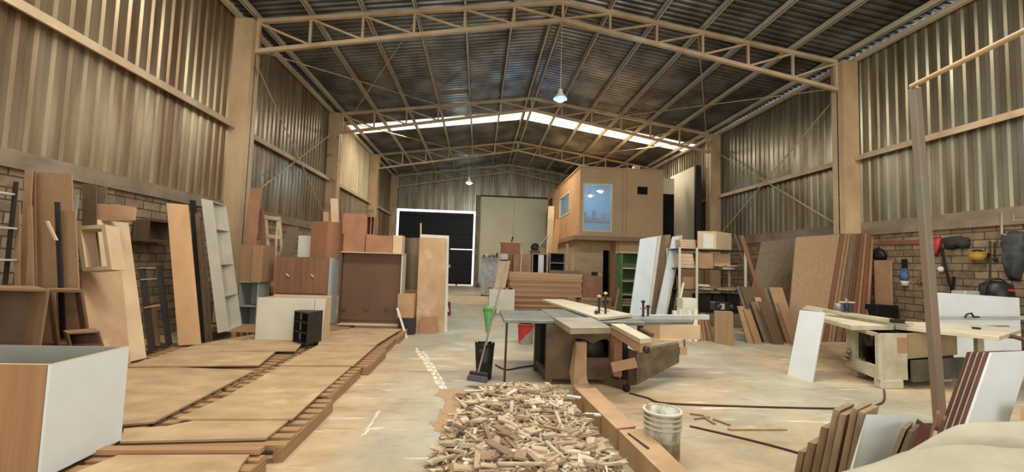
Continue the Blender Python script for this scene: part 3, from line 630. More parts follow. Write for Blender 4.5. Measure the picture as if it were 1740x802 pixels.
zbox('cardboard_box', 622, 668, 400, 9.95, 0.38, zt, cardboard_red, 'Long reddish carton on top of the big brown cabinet back', 'carton', group='boxes on the big cabinet')
zbox('wood_side_board', 668.5, 684, 400, 9.95, 0.38, zt, mdf_pale, 'Pale board end beside the long reddish carton', 'board')
zbox('cardboard_box', 584, 621, 398, 9.97, 0.5, zt, cardboard_red, 'Square reddish carton between walnut box and long carton', 'carton', group='boxes on the big cabinet')
zc1 = at(600, 398, y=9.97).z
a = at(582, 398, y=10.05); b = at(622, 398, y=10.05); z2 = at(600, 363, y=10.05).z
one('cardboard_box', MB().box((a.x, 10.0, zc1+0.001), (b.x, 10.45, z2)), cardboard_red, 'Upper reddish carton topmost of the box stack', 'carton', 'boxes on the big cabinet', 0.004)
carcass('small_open_box', (b.x+0.002, 10.0, zc1+0.001), (0.17, 0.06, 0), (0, 0.4, 0), (0, 0, z2-zc1-0.05), 0.015, cardboard_red, 'Small open reddish box with one divider beside the upper carton', 'box', dividers=(0.5,), back=dim_in)
stick('wood_slab', (561, 337), (563, 376), 0.17, 10.4, 10.35, 0.06, mdf_pale, 'Tall pale timber slab standing on the walnut box', 'slab', zf=zt0+H0_)
stick('wood_slab', (549, 360), (549, 375), 0.12, 10.3, 10.28, 0.05, cardboard, 'Short timber block beside the tall slab on the walnut box', 'slab', zf=zt0+H0_)
# right end of the left pile
cyl = MB(); c0 = at(698, 497, y=10.6); n = 14; zc0 = 0.92; zc2 = at(698, 404, y=10.6).z
pts = [V((c0.x-0.24+0.48*i/n, 10.75-0.16*math.sin(math.pi*i/n), zc0)) for i in range(n+1)]; pts += [p+V((0, 0.02, 0)) for p in reversed(pts)]
one('curved_sheet', cyl.poly(pts, Z*(zc2-zc0)), walnut_grey, 'Curved grey-brown panel standing behind the tall tan board', 'panel')
one('low_carton', MB().box((c0.x-0.26, 10.55, 0), (c0.x+0.2, 11.0, zc0)), cardboard_red, 'Orange-brown carton under the curved panel', 'carton', bevel=0.004)
zbox('torn_carton', 676, 704, 500, 9.7, 0.3, 0.36, cardboard, 'Torn light carton leaning at the foot of the curved panel', 'carton')
one('low_crate', MB().box((at(676, 560, y=9.7).x, 9.68, 0.0), (at(704, 560, y=9.7).x, 10.02, 0.36)), dark_char, 'Low dark crate holding the torn carton', 'crate')
stick('white_strip', (673, 523), (687, 568), 0.05, 9.6, 9.35, 0.02, white_warm, 'Short pale strip leaning at the end of the big cabinet', 'strip', zf=0)
one('black_tub', MB().lathe(at(692, 566, z=0)+V((0.02, 0.55, 0)), [(0.001, 0), (0.11, 0), (0.13, 0.24), (0.12, 0.24), (0.10, 0.03), (0.001, 0.03)], 18), plastic_black, 'Small black tub on the floor behind the tall tan board', 'tub')
a, b = at(706, 566, z=0), at(754, 565, z=0)
quad_board('tall_board', a, b, at(713, 403, y=a.y+0.12), 0.03, mdf, 'Tall worn tan board with scuffs at the aisle end of the left pile', 'board')
quad_board('tall_board', a+V((0.03, 0.10, 0)), b+V((0.07, 0.10, 0)), at(714, 398, y=a.y+0.22), 0.02, white_warm, 'Pale board hidden close behind the tall worn tan board', 'board')
quad_board('small_board', at(713, 567, z=0)-V((0, .02, 0)), at(742, 567, z=0)-V((0, .02, 0)), at(714, 538, y=a.y-0.03), 0.008, cardboard_red, 'Small square reddish offcut propped against the tall worn tan board', 'offcut')
stick('thin_stick', (714, 379), (714, 400), 0.03, a.y+0.36, a.y+0.34, 0.02, mdf_pale, 'Thin pale stick poking above the tall worn tan board', 'stick', zf=0)
bg = root('printed_sack', at(760, 536, z=0), 'Small dark red and white printed sack on the aisle floor', 'sack')
p = at(760, 536, z=0); MB().poly([p+V(q) for q in ((-0.10, 0, 0), (0.10, 0, 0), (0.085, 0.03, 0.2), (0.07, 0.05, 0.40), (-0.07, 0.05, 0.40), (-0.09, 0.03, 0.2))], (0, 0.12, 0)).build('body', mat('dark_red_paper', rgb(130, 36, 52), rgb(110, 28, 44), 0.6), bg, bevel=0.015)
MB().poly([p+V(q) for q in ((-0.05, -0.004, 0.12), (0.05, -0.004, 0.12), (0.0, 0.012, 0.32))], (0, 0.01, 0)).build('white_mark', white_lam, bg)
# ------------------------------------------------------------------ raised office box at the back right
OX0, OX1, OY, OY2, OZ0, OZ1 = 4.33, 8.10, 18.55, 27.6, 2.96, 5.97
of = root('raised_office', ((OX0+OX1)/2, (OY+OY2)/2, 0), 'Raised chipboard office box at the back right, lit room behind its window', 'office')
wa, wb = at(989, 393, y=OY), at(1041, 313, y=OY)          # front window
fp = MB(); t_ = 0.12
fp.box((OX0, OY, OZ0), (wa.x, OY+t_, OZ1)); fp.box((wb.x, OY, OZ0), (OX1, OY+t_, OZ1))
fp.box((wa.x, OY, OZ0), (wb.x, OY+t_, wa.z)); fp.box((wa.x, OY, wb.z), (wb.x, OY+t_, OZ1)); fp.build('front_wall', office_ply, of)
s0, s1 = at(968, 362, x=OX0), at(952, 333, x=OX0); sy0, sy1, sz0, sz1 = s0.y, s1.y, s0.z, at(968, 325, x=OX0).z
sp_ = MB(); sp_.box((OX0, OY+t_, OZ0), (OX0+t_, sy0, OZ1)); sp_.box((OX0, sy1, OZ0), (OX0+t_, OY2, OZ1))
sp_.box((OX0, sy0, OZ0), (OX0+t_, sy1, sz0)); sp_.box((OX0, sy0, sz1), (OX0+t_, sy1, OZ1)); sp_.build('side_wall', office_orange, of)
MB().box((OX1-t_, OY+t_, OZ0), (OX1, OY2, OZ1)).build('side_wall', office_ply, of)
MB().box((OX0+t_, OY2-t_, OZ0), (OX1-t_, OY2, OZ1)).build('rear_wall', office_ply, of)
MB().box((OX0-0.05, OY-0.05, OZ1), (OX1+0.05, OY2, OZ1+0.05)).build('roof_board', office_ply, of)
MB().box((OX0-0.30, OY-0.35, OZ0-0.20), (OX1+2.0, OY2, OZ0-0.02)).build('floor_slab', walnut_pale, of)
MB().box((OX0+t_, OY+t_, OZ0-0.02), (OX1-t_, OY2-t_, OZ0)).build('inner_floor', office_ply, of)
blue_wall = mat('pale_blue_plaster', rgb(110, 160, 205), rgb(96, 146, 196), 0.7)
MB().box((OX0+t_, OY+2.6, OZ0), (OX1-t_, OY+2.65, OZ1)).build('partition', blue_wall, of)
fr = MB(); w_ = 0.07
fr.box((wa.x, OY-0.03, wa.z), (wa.x+w_, OY+0.05, wb.z)); fr.box((wb.x-w_, OY-0.03, wa.z), (wb.x, OY+0.05, wb.z))
fr.box((wa.x+w_, OY-0.03, wa.z), (wb.x-w_, OY+0.05, wa.z+w_)); fr.box((wa.x+w_, OY-0.03, wb.z-w_), (wb.x-w_, OY+0.05, wb.z)); frame = fr.build('window_frame', cream_wall, of)
gl = bpy.data.materials.new('window_glass'); gl.use_nodes = True; gb = gl.node_tree.nodes['Principled BSDF']
gb.inputs['Base Color'].default_value = (0.55, 0.75, 0.9, 1); gb.inputs['Roughness'].default_value = 0.03; gb.inputs['Alpha'].default_value = 0.30; gb.inputs['Specular IOR Level'].default_value = 0.8
MB().box((wa.x+w_, OY+0.0, wa.z+w_), (wb.x-w_, OY+0.01, wb.z-w_)).build('pane', gl, frame)
sf = MB().box((OX0-0.03, sy0, sz0), (OX0+0.05, sy0+0.08, sz1)).box((OX0-0.03, sy1-0.08, sz0), (OX0+0.05, sy1, sz1)).box((OX0-0.03, sy0+.08, sz0), (OX0+0.05, sy1-.08, sz0+0.06)).box((OX0-0.03, sy0+.08, sz1-0.06), (OX0+0.05, sy1-.08, sz1)).build('window_frame', cream_wall, of)
MB().box((OX0, sy0+.08, sz0+.06), (OX0+0.01, sy1-.08, sz1-.06)).build('pane', gl, sf)
va, vb_ = at(1083, 330, y=OY), at(1100, 318, y=OY); MB().box((va.x, OY-0.03, va.z), (vb_.x, OY-0.001, vb_.z)).build('vent', black_in, of)
s2 = at(936, 355, x=OX0); MB().box((OX0-0.04, s2.y-0.5, s2.z-0.1), (OX0-0.001, s2.y+0.6, s2.z+0.65)).build('vent', dark_char, of)
for px in (1058, 1064): p = at(px, 350, y=OY); MB().box((p.x-0.008, OY-0.012, OZ0), (p.x+0.008, OY-0.001, OZ1)).build('joint_strip', brown, of)
for px, v, dy in ((1003, 332, 1.0), (1021, 325, 1.4)):
    p = at(px, v, y=OY+dy); g = root('pendant_lamp', p, 'Pendant lamp glowing inside the raised office, %s of the two' % ('left' if px < 1010 else 'right'), 'lamp', 'pendant lamps inside the office')
    MB().lathe(p, [(0.02, 0.16), (0.06, 0.14), (0.22, 0.0), (0.2, 0.0), (0.03, 0.12)], 16).build('shade', bright_steel, g)
    MB().lathe(p-Z*0.05, [(0.001, -0.05), (0.09, 0.0), (0.07, 0.06), (0.001, 0.1)], 12).build('bulb', emit('pendant_glow_%d' % px, (0.75, 0.92, 1, 1), 22), g)
    MB().tube([p+Z*0.15, V((p.x, p.y, OZ1-0.001))], 0.01, 6).build('cord', dark_steel, g)
l = bpy.data.lights.new('office_light', 'POINT'); l.energy = 90; l.color = (0.7, 0.88, 1); l.shadow_soft_size = 0.2
o = bpy.data.objects.new('office_light', l); COL.objects.link(o); o.location = (5.4, OY+1.3, 5.0)
ds = root('office_desk', (5.3, OY+1.2, OZ0), 'Cluttered desk just behind the front window of the raised office', 'desk')
MB().box((4.6, OY+0.7, OZ0+0.70), (6.3, OY+1.4, OZ0+0.74)).build('desk_top', blue_wall, ds)
for x in (4.65, 6.2): MB().box((x, OY+0.75, OZ0), (x+0.05, OY+1.35, OZ0+0.70)).build('leg', blue_wall, ds)
for i in range(5):
    x = 4.75+i*0.22; h = [0.42, 0.2, 0.5, 0.16, 0.36][i]
    one('desk_folder', MB().box((x, OY+0.85, OZ0+0.74), (x+0.13, OY+1.15, OZ0+0.74+h)), grey_inside, '%s of the upright folders on the office desk behind the window' % ['Leftmost', 'Second from left', 'Middle', 'Fourth from left', 'Rightmost'][i], 'folder', 'folders on the office desk')
lo = root('lower_office', (6.5, OY+0.8, 0), 'Plastered storeroom under the raised office with a dark doorway', 'room')
plaster = mat('tan_plaster', rgb(206, 176, 134), rgb(188, 156, 114), 0.8)
da, db = at(1025, 425, y=OY+0.9), at(1037, 425, y=OY+0.9)
zs = OZ0-0.201
MB().box((OX0+0.12, OY+0.9, 0), (da.x, OY+1.0, zs)).box((da.x, OY+0.9, da.z), (db.x, OY+1.0, zs)).box((db.x, OY+0.9, 0), (db.x+0.1, OY+1.0, zs)).build('front_wall', plaster, lo)
MB().box((db.x+0.1, OY+0.05, 0), (OX1+2.0, OY+0.15, zs)).build('front_wall', office_ply, lo)
MB().box((OX0+0.02, OY+0.9, 0), (OX0+0.119, OY2, zs)).build('side_wall', plaster, lo)
MB().box((db.x+0.02, OY+0.151, 0), (db.x+0.099, OY+0.899, zs)).build('side_wall', office_ply, lo)
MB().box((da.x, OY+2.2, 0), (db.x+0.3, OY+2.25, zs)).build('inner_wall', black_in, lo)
# props and boards at the office corner
stick('brace_plank', (962, 415), (966, 470), 0.1, OY-0.1, OY+0.4, 0.04, mdf_pale, 'Pale plank bracing the front left corner of the raised office', 'plank')
stick('leaning_plank', (932, 350), (928, 432), 0.30, 21.3, 20.6, 0.05, mdf_pale, 'Tall pale ragged board leaning on the left side of the raised office', 'plank')
stick('leaning_plank', (944, 372), (938, 430), 0.24, 20.6, 20.2, 0.05, office_orange, 'Shorter pale board leaning beside the ragged one at the office corner', 'plank')
pa, pb = at(1078, 288, y=OY+0.3), at(1088, 280, y=OY+0.3)
one('timber_block', MB().box((pa.x, OY+0.3, OZ1+0.05), (pb.x, OY+0.6, OZ1+0.28)), mdf_pale, 'Pale timber block on top of the raised office', 'block')
sc = MB(); random.seed(3)
for i in range(7):
    x = 7.0-random.random()*0.6; sc.tube([V((x, OY+0.5+random.random()*.3, OZ1+0.07+.03*i)), V((x-0.2+random.random()*.5, OY+0.7, OZ1+0.10+random.random()*0.22)), V((x+.3*random.random(), OY+1, OZ1+0.07))], 0.018, 6)
one('tangled_hose', sc, red_brown, 'Tangled reddish hose heaped on top of the raised office', 'hose')
# doorway and pale wall right of the office
p0 = at(1138, 400, y=20.6); p1 = at(1184, 400, y=18.0)
pw = root('pale_partition_wall', ((p0.x+p1.x)/2, 19, OZ0), 'Pale slanting partition standing right of the raised office', 'partition')
MB().poly([V((p0.x, 20.6, OZ0-0.02)), V((p1.x, 18.2, OZ0-0.02)), V((p1.x, 18.2, at(1184, 282, y=18.2).z)), V((p0.x, 20.6, at(1138, 301, y=20.6).z))], (0.06, 0.06, 0)).build('panel', cream_wall, pw)
MB().box((p1.x-0.02, 18.05, OZ0-0.02), (p1.x+0.22, 18.19, at(1184, 281, y=18.1).z)).build('dark_edge', dark_char, pw)
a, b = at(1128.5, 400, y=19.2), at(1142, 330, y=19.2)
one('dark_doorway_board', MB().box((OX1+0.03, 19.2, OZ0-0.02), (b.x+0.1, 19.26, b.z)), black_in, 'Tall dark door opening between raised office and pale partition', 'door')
one('light_board', MB().box((OX1+0.03, 19.2, b.z), (b.x+0.1, 19.26, at(1130, 303, y=19.2).z)), cream_wall, 'Cream panel above the dark doorway beside the raised office', 'panel')

# ------------------------------------------------------------------ board stack and clutter before the office
y = 15.6; a, b = at(864, 525, y=y), at(988, 525, y=y); zt = at(925, 464, y=y).z
z = 0.10; i = 0; tone = [mat('stack_tone_%d' % k, rgb(*c1), rgb(*c2), 0.75, scale=(0.6, 4, 20)) for k, (c1, c2) in enumerate((((188, 140, 96), (172, 124, 82)), ((172, 124, 84), (156, 110, 72)), ((200, 154, 108), (184, 138, 94)), ((150, 100, 66), (134, 88, 56))))]
one('stack_bearer', MB().box((a.x+0.1, y+0.1, 0), (b.x-0.6, y+0.2, 0.099)).box((a.x+0.1, y+0.9, 0), (b.x-0.6, y+1.0, 0.099)), pal_w, 'Pair of timber bearers under the big stack of tan boards', 'bearer')
names = ['bottom', 'second from the bottom', 'third from the bottom', 'fourth from the bottom', 'fifth from the bottom', 'sixth from the bottom', 'seventh from the bottom', 'eighth from the bottom', 'fifth from the top', 'fourth from the top', 'third from the top', 'second from the top', 'top']
N_ = 13; hs = (zt-0.10)/N_
for i in range(N_):
    x1 = b.x if i > 3 else b.x-0.5; x0 = a.x+(0.12 if i < 4 else 0)+random.uniform(-.02, .02)
    m = tone[3] if i in (1, 3) else (tone[2] if i > 10 else tone[i % 2])
    one('tan_board', MB().box((x0, y+random.uniform(-.015, .015), z), (x1+random.uniform(-.02, .02), y+1.25, z+hs-0.004)), m, 'Thick tan board in the big stack before the office, %s' % names[i], 'board', 'stack of tan boards before the office'); z += hs
ztop = z-0.004
zbox('brown_board_pile', 935, 989, 460, y+0.15, 0.4, ztop, walnut_grey, 'Low dark brown board lying on the right end of the tan stack', 'board')
# cupboards standing behind the stack
y = 17.2
carcass('open_cupboard', at(902, 520, y=y)*1, V((0.62, 0, 0)), V((0, 0.5, 0)), Z*(at(902, 430, y=y).z-at(902, 520, y=y).z), 0.04, mdf, 'Open tan cupboard holding a white panel, behind the tan board stack', inner=brown, back=black_in, dividers=(0.55,))
a = at(912, 520, y=y-0.05); one('narrow_white_board', MB().box((at(914, 470, y=y-0.04).x, y-0.05, max(a.z, 0)), (at(923, 470, y=y).x, y-0.02, at(918, 433, y=y).z)), white_lam, 'Narrow white panel standing in the open tan cupboard', 'panel')
a = at(932, 520, y=y)
carcass('charcoal_cupboard', a, V((0.64, 0, 0)), V((0, 0.4, 0)), Z*(at(932, 429, y=y).z-a.z), 0.035, grey_inside, 'Open cupboard with grey edges and black inside, behind the tan stack', shelves=(0.80, 0.45), back=black_in)
y = 17.6
zf = 0.0
a, b = at(852, 411, y=y), at(884, 411, y=y)
one('orange_cabinet', MB().box((a.x, y, 0.0), (b.x, y+0.5, at(868, 413, y=y).z)), cardboard_red, 'Reddish-brown cabinet behind the left end of the tan stack', 'cabinet', bevel=0.01)
zc_ = at(868, 413, y=y).z
one('pale_cover_board', MB().box((a.x-0.05, y-0.04, zc_), (b.x+0.06, y+0.55, zc_+0.05)), mdf_pale, 'Pale lid lying on the reddish-brown cabinet', 'lid', bevel=0.01)
one('black_tool', MB().tube([V((b.x-0.35, y+0.2, zc_+0.05)), V((b.x-0.28, y+0.2, zc_+0.28))], 0.03, 8), dark_char, 'Short black tool standing on the pale lid', 'tool')
stick('leaning_batten', (886, 424), (883, 464), 0.06, 17.15, 16.95, 0.03, mdf_pale, 'Thin pale slat leaning in front of the reddish-brown cabinet', 'slat')
zbox('brown_carton', 873, 900, 432, 17.3, 0.25, 0.0, cardboard, 'Brown carton between reddish-brown cabinet and open tan cupboard', 'carton')
zbox('cream_block', 851, 863, 431, 16.95, 0.3, 0.9, white_warm, 'Small cream block left of the brown carton behind the tan stack', 'block')
zbox('block_support', 850, 864, 441, 16.95, 0.3, 0.0, brown_dark, 'Dark brown stand under the small cream block', 'stand')
w0 = at(909, 421, y=17.45); ztc = at(902, 430, y=17.2).z
r = root('bench_grinder', V((w0.x, 17.4, ztc)), 'Dark round grinder standing on top of the open tan cupboard', 'tool')
MB().lathe(w0+V((0, -.06, 0.02)), [(0.001, 0), (0.17, 0), (0.17, 0.10), (0.001, 0.10)], 20, axis=(0, 1, 0)).build('wheel_guard', dark_char, r); MB().box((w0.x-0.18, 17.35, ztc), (w0.x+0.2, 17.6, w0.z-0.1)).build('base', brown_dark, r)
one('propped_stick', MB().bar(at(914, 422, y=17.35), at(930, 402, y=18.0), 0.06, 0.04), brown, 'Brown stick slanting up from the grinder behind the tan stack', 'stick')
# bench with covered white machine near the gate
y = 21.5; r = root('tool_bench', at(830, 490, y=y), 'Pale bluish tool bench with pots on it, right of the black gate', 'bench')
a, b = at(817, 490, y=y), at(846, 439, y=y); bluew = mat('bluish_white_panel', rgb(196, 200, 212), rgb(160, 160, 172), 0.6, scale=(6, 6, 6))
MB().box((a.x, y, 0.08), (b.x, y+0.6, b.z)).build('body', bluew, r); MB().box((a.x-0.05, y-0.05, b.z), (b.x+0.05, y+0.65, b.z+0.05)).build('bench_top', grey_inside, r)
for x in (a.x+.03, b.x-.1): MB().box((x, y+0.05, 0), (x+0.07, y+0.55, 0.08)).build('leg', dark_steel, r)
for i in range(6):
    x = a.x+0.1+i*0.13; h = (0.1, .16, .08, .2, .12, .24)[i]
    one('small_pot', MB().lathe((x, y+0.2, b.z+0.05), [(0.001, 0), (0.045, 0), (0.05, h*.7), (0.03, h), (0.001, h)], 10), (dark_char, white_warm, dark_char, brown, dark_char, dark_char)[i], '%s of the small pots on the bluish tool bench' % ['Leftmost', 'Second', 'Third', 'Fourth', 'Fifth', 'Rightmost'][i], 'pot', 'pots on the tool bench')
for i, px in enumerate((812, 818, 826, 834)):
    p = at(px, 488, z=0); one('floor_can', MB().lathe(p, [(0.001, 0), (0.10, 0), (0.10, 0.28), (0.09, 0.3), (0.001, 0.3)], 12), (mat('teal_can', rgb(70, 120, 140), None, 0.5), white_warm, cardboard_red, dark_char)[i], 'Small %s can on the floor before the tool bench' % ['teal', 'whitish', 'reddish', 'dark'][i], 'can', 'cans by the tool bench')
# white chest and leaning cream plank
a = at(830, 532, z=0); b = at(873, 532, z=0); y = a.y
one('white_chest', MB().box((a.x, y, 0), (b.x, y+0.7, at(850, 492, y=y).z)), white_warm, 'White boxy chest behind the saw, left of the tan board stack', 'chest', bevel=0.01)
zc_ = at(850, 492, y=y).z
for i, (px, w) in enumerate(((833, .12), (848, .2), (860, .16), (867, .1))):
    p = at(px, 490, y=y+0.3); one('scrap_wood', MB().obox(p.x, y+0.3, zc_, w*1.3, 0.12, 0.05, i*0.9), (red_brown, mdf_pale, brown, dark_steel)[i], '%s scrap of wood on top of the white chest' % ['Leftmost', 'Pale middle', 'Brown', 'Rightmost dark'][i], 'scrap', 'scraps on the white chest')
stick('cream_plank', (849, 443), (840, 488), 0.38, y+0.95, y+0.8, 0.03, mdf_pale, 'Cream plank leaning behind the white chest', 'plank')
# carton on a low table before the doorway
y = 15.9; t = root('low_table', at(1010, 515, y=y), 'Low tan table carrying the tall reddish carton before the dark doorway', 'table')
a, b = at(987, 505, y=y), at(1040, 511, y=y)
MB().box((a.x, y, b.z), (b.x, y+0.8, a.z+0.0)).build('table_top', mdf, t)
for x in (a.x+0.02, b.x-0.1):
    for yy in (y+0.03, y+0.7): MB().box((x, yy, 0), (x+0.07, yy+0.07, b.z)).build('leg', mdf, t)
zt_ = a.z
a, b = at(990, 468, y=y+0.15), at(1024, 468, y=y+0.15)
one('tall_carton', MB().box((a.x, y+0.15, zt_), (b.x, y+0.6, a.z)), cardboard_red, 'Tall reddish carton standing on the low table', 'carton', bevel=0.004)
for i, (px, w, h) in enumerate(((998, .3, .1), (1010, .2, .14), (1018, .1, .08))):
    p = at(px, 465, y=y+0.35); one('scrap_piece', MB().obox(p.x, y+0.35, a.z, w, 0.15, h, .3*i), (brown, dark_char, mdf_pale)[i], '%s scrap lying on top of the tall reddish carton' % ['Brown left', 'Dark middle', 'Small pale'][i], 'scrap', 'scraps on the tall carton')
stick('brown_door_plank', (1040, 432), (1038, 500), 0.32, 17.9, 17.7, 0.05, cardboard_red, 'Upright reddish-brown plank right of the dark doorway', 'plank')
stick('slanting_batten', (1050, 490), (1042, 535), 0.06, 13.9, 13.6, 0.03, brown, 'Thin slanting brown slat left of the green shelf', 'slat')
# green shelf
green = mat('green_board', rgb(92, 122, 70), rgb(74, 102, 58), 0.6)
y = 14.2; a = at(1054, 545, z=0); a = at(1054, a.y and 545, y=y); a.z = 0
b = at(1100, 545, y=y); top = at(1075, 428, y=y).z
r = root('green_shelf', V((a.x, y, 0)), 'Green-sided open shelf unit behind the long white panels', 'shelf unit')
MB().box((a.x, y, 0), (a.x+0.06, y+0.5, top-0.05)).build('side_panel', green, r); MB().box((b.x-0.06, y, 0), (b.x, y+0.5, top-0.05)).build('side_panel', green, r)
MB().box((a.x+0.06, y+0.47, 0), (b.x-0.06, y+0.5, top-0.05)).build('back_panel', green, r); MB().box((a.x-0.04, y-0.02, top-0.05), (b.x+0.02, y+0.5, top)).build('top_panel', mdf_pale, r)
for v in (455, 477, 500, 518): zz = at(1070, v, y=y).z; MB().box((a.x+0.06, y+0.0, zz-0.04), (b.x-0.06, y+0.47, zz)).build('shelf', mdf_pale, r)
zz = at(1070, 518, y=y).z
for i in range(4): one('stored_board', MB().box((a.x+0.08, y+0.05+.02*i, zz+0.001+i*0.05), (b.x-0.1, y+0.42, zz+0.035+i*0.05)), mdf_pale if i % 2 else brown, '%s of four small boards on the lowest green shelf' % ['Bottom', 'Second', 'Third', 'Top'][i], 'board', 'small boards on the green shelf')

# ------------------------------------------------------------------ tall panels leaning before the green shelf
G2 = 'tall panels leaning in the middle'
marble = mat('white_glossy_panel', rgb(212, 216, 218), rgb(196, 202, 206), 0.25, scale=(3, 3, 1.5), spec=0.5)
def tall(pt, ptr, pb, y, dy, m, lab, th=0.04, zb_=0.0):
    T, Tr, B_ = at(*pt, y=y+dy), at(*ptr, y=y+dy+0.02), at(*pb, y=y); B_ = T+(B_-T)*((zb_-T.z)/(B_.z-T.z))
    return quad_board('tall_sheet', B_, B_+(Tr-T)*V((1, 1, 0)) if False else B_+V((Tr.x-T.x, 0.02, 0)), T, th, m, lab, 'panel', G2, tr=Tr)
tall((1088, 406), (1119, 401), (1071, 530), 12.0, 0.55, marble, 'Wide glossy white panel leaning in front of the green shelf')
tall((1119.3, 401), (1124, 400), (1101, 530), 12.0, 0.5, white_warm, 'Narrow white strip on the right edge of the wide glossy panel', 0.06)
tall((1124, 400), (1131, 399), (1106, 530), 12.1, 0.5, walnut_grey, 'Left of the two brown boards between the glossy white panels', 0.05)
tall((1131, 399), (1140, 399), (1112, 530), 12.2, 0.5, walnut_pale, 'Right of the two brown boards between the glossy white panels', 0.05)
tall((1143, 402), (1156, 400), (1116, 530), 11.8, 0.5, marble, 'Narrow glossy white panel right of the brown boards')
tall((1156.3, 400), (1160, 399.5), (1130, 530), 11.8, 0.48, white_warm, 'Thin white strip on the right edge of the narrow glossy panel', 0.05)
tall((1152, 450), (1158, 450), (1136, 535), 12.0, 0.3, dark_char, 'Dark upright board behind the narrow glossy panel', 0.05)

# ------------------------------------------------------------------ steel rack with cartons
y = 11.6; rx0, rx1 = at(1152, 425, y=y+0.1).x, at(1268, 425, y=y).x; rp = at(1184, 425, y=y).x
rk = root('steel_rack', ((rx0+rx1)/2, y, 0), 'Steel storage rack with three dark shelves behind the saw', 'rack')
lv = [at(1220, v, y=y).z for v in (424, 457, 493)]
for z in lv+[0.45]: MB().box((rx0, y+0.02, z-0.03), (rx1, y+0.75, z)).build('shelf', dark_steel, rk)
for x, yy in ((rp, y-0.02), (rx1-0.03, y-0.02), (rx0, y-0.02), (rx1-0.03, y+0.76), (rx0, y+0.76)): MB().box((x-0.03, yy-0.0, 0), (x+0.03, yy+0.035, lv[0]+0.03)).build('post', white_warm, rk)
def onrack(name, x0, x1, vt, z0, m, label, dy=0.1, d=0.4, cat='carton'):
    a, b = at(x0, vt, y=y+dy), at(x1, vt, y=y+dy)
    return one(name, MB().box((a.x, y+dy, z0+0.001), (b.x, y+dy+d, (a.z+b.z)/2)), m, label, cat, 'things stored on the steel rack', 0.004)
papr = mat('paper_white', rgb(222, 214, 196), rgb(210, 200, 180), 0.7)
ca = root('white_carton', V((at(1200, 420, y=y).x, y, lv[0])), 'Large cream carton with a white label topmost on the steel rack', 'carton', 'things stored on the steel rack')
C0, L0, R0 = at(1217, 419, y=y), at(1185, 418, y=y+0.15), at(1243, 418, y=y+0.5); C0.z = L0.z = R0.z = lv[0]+0.001; hh = at(1217, 393, y=y).z-lv[0]
MB().para(C0, L0-C0, R0-C0, Z*hh).build('body', mdf_pale, ca, 0.004)
dl = (L0-C0); MB().para(C0+dl*0.15+V((-0.003, -0.012, 0.03)), dl*0.55, V((0, 0.004, 0)), Z*(hh*0.8)).build('paper_label', papr, ca)
for i in range(4): one('pale_board', MB().box((at(1157, 420, y=y+.3).x, y+0.3+.02*i, lv[0]+0.002+i*0.07), (at(1183, 420, y=y+.3).x, y+0.7, lv[0]+0.065+i*0.07)), mdf_pale, '%s pale board of the small pile left of the cream carton' % ['Bottom', 'Second', 'Third', 'Top'][i], 'board', 'things stored on the steel rack')
onrack('brown_carton', 1187, 1212, 430, lv[1], cardboard, 'Brown carton on the second shelf of the steel rack')
for i in range(4): one('pale_box', MB().box((at(1156, 450, y=y+.12).x, y+0.12, lv[1]+0.002+i*0.10), (at(1181, 450, y=y+.12).x-.02*i, y+0.5, lv[1]+0.095+i*0.10)), mdf_pale, '%s of four pale flat boxes at the left of the second rack shelf' % ['Bottom', 'Second', 'Third', 'Top'][i], 'box', 'things stored on the steel rack')
onrack('pale_carton', 1213, 1240, 431, lv[1], mdf_pale, 'Pale carton standing deeper on the second rack shelf', 0.4, 0.3)
random.seed(11)
def papers(x0, x1, z0, n, lab):
    for i in range(n):
        a = at(random.uniform(x0, x1-12), 450, y=y+0.1).x; w = random.uniform(.25, .45)
        k = one('paper_sheet', MB().obox(a+w/2, y+0.25, z0+0.002+i*0.028, w, 0.3, 0.024, random.uniform(-.25, .25)), (papr, cardboard, brown, mdf_pale)[i % 4], lab+', '+['bottom', 'second', 'third', 'fourth', 'top'][i]+' one', 'sheet', 'things stored on the steel rack')
papers(1213, 1256, lv[1], 4, 'Loose sheet in the messy pile on the second rack shelf')
papers(1187, 1212, lv[2], 5, 'Folded sheet in the left pile on the third rack shelf')
papers(1218, 1254, lv[2], 3, 'Loose sheet in the right pile on the third rack shelf')
onrack('brown_carton', 1160, 1180, 470, lv[2], brown, 'Brown carton at the left of the third rack shelf')
for i in range(3): onrack('dark_crate', 1188+i*24, 1209+i*24, 500, 0.451, plastic_black, '%s black crate on the lowest rack shelf' % ['Left', 'Middle', 'Right'][i], 0.15)
# clutter in front of the rack
stick('white_batten', (1160, 480), (1150, 530), 0.05, 10.4, 10.2, 0.03, white_warm, 'Thin white slat leaning in front of the steel rack', 'slat')
yy = 9.9; a, b = at(1160, 530, y=yy), at(1184, 530, y=yy)
one('white_carton_small', MB().box((a.x, yy, 0), (b.x, yy+0.3, at(1170, 507, y=yy).z)), papr, 'White carton standing on the floor in front of the steel rack', 'carton', bevel=0.004)
for i in range(5):
    p = at(1146+i*9, 530, y=9.6); one('white_offcut', MB().obox(p.x, 9.6, 0, 0.08, 0.08, p.z+0.03+0.04*(i % 3), .3*i), papr, '%s upright white offcut between saw fence and steel rack' % ['Leftmost', 'Second', 'Third', 'Fourth', 'Rightmost'][i], 'offcut', 'white offcuts behind the saw fence')
for i in range(7):
    a = at(1181+i*5, 575, z=0); xx = at(1181+i*5, 560, y=9.6).x
    one('short_batten', MB().para((xx, 9.6, 0), (0.055, 0, 0), (0, 0.03, 0), V((-0.08 if i > 4 else 0.0, 0.15, 0.58+0.03*(i % 2)))), (brown, red_brown, walnut_pale)[i % 3], '%s of seven short upright slats left of the walnut block' % ['First', 'Second', 'Third', 'Fourth', 'Fifth', 'Sixth', 'Last'][i], 'slat', 'short slats left of the walnut block')
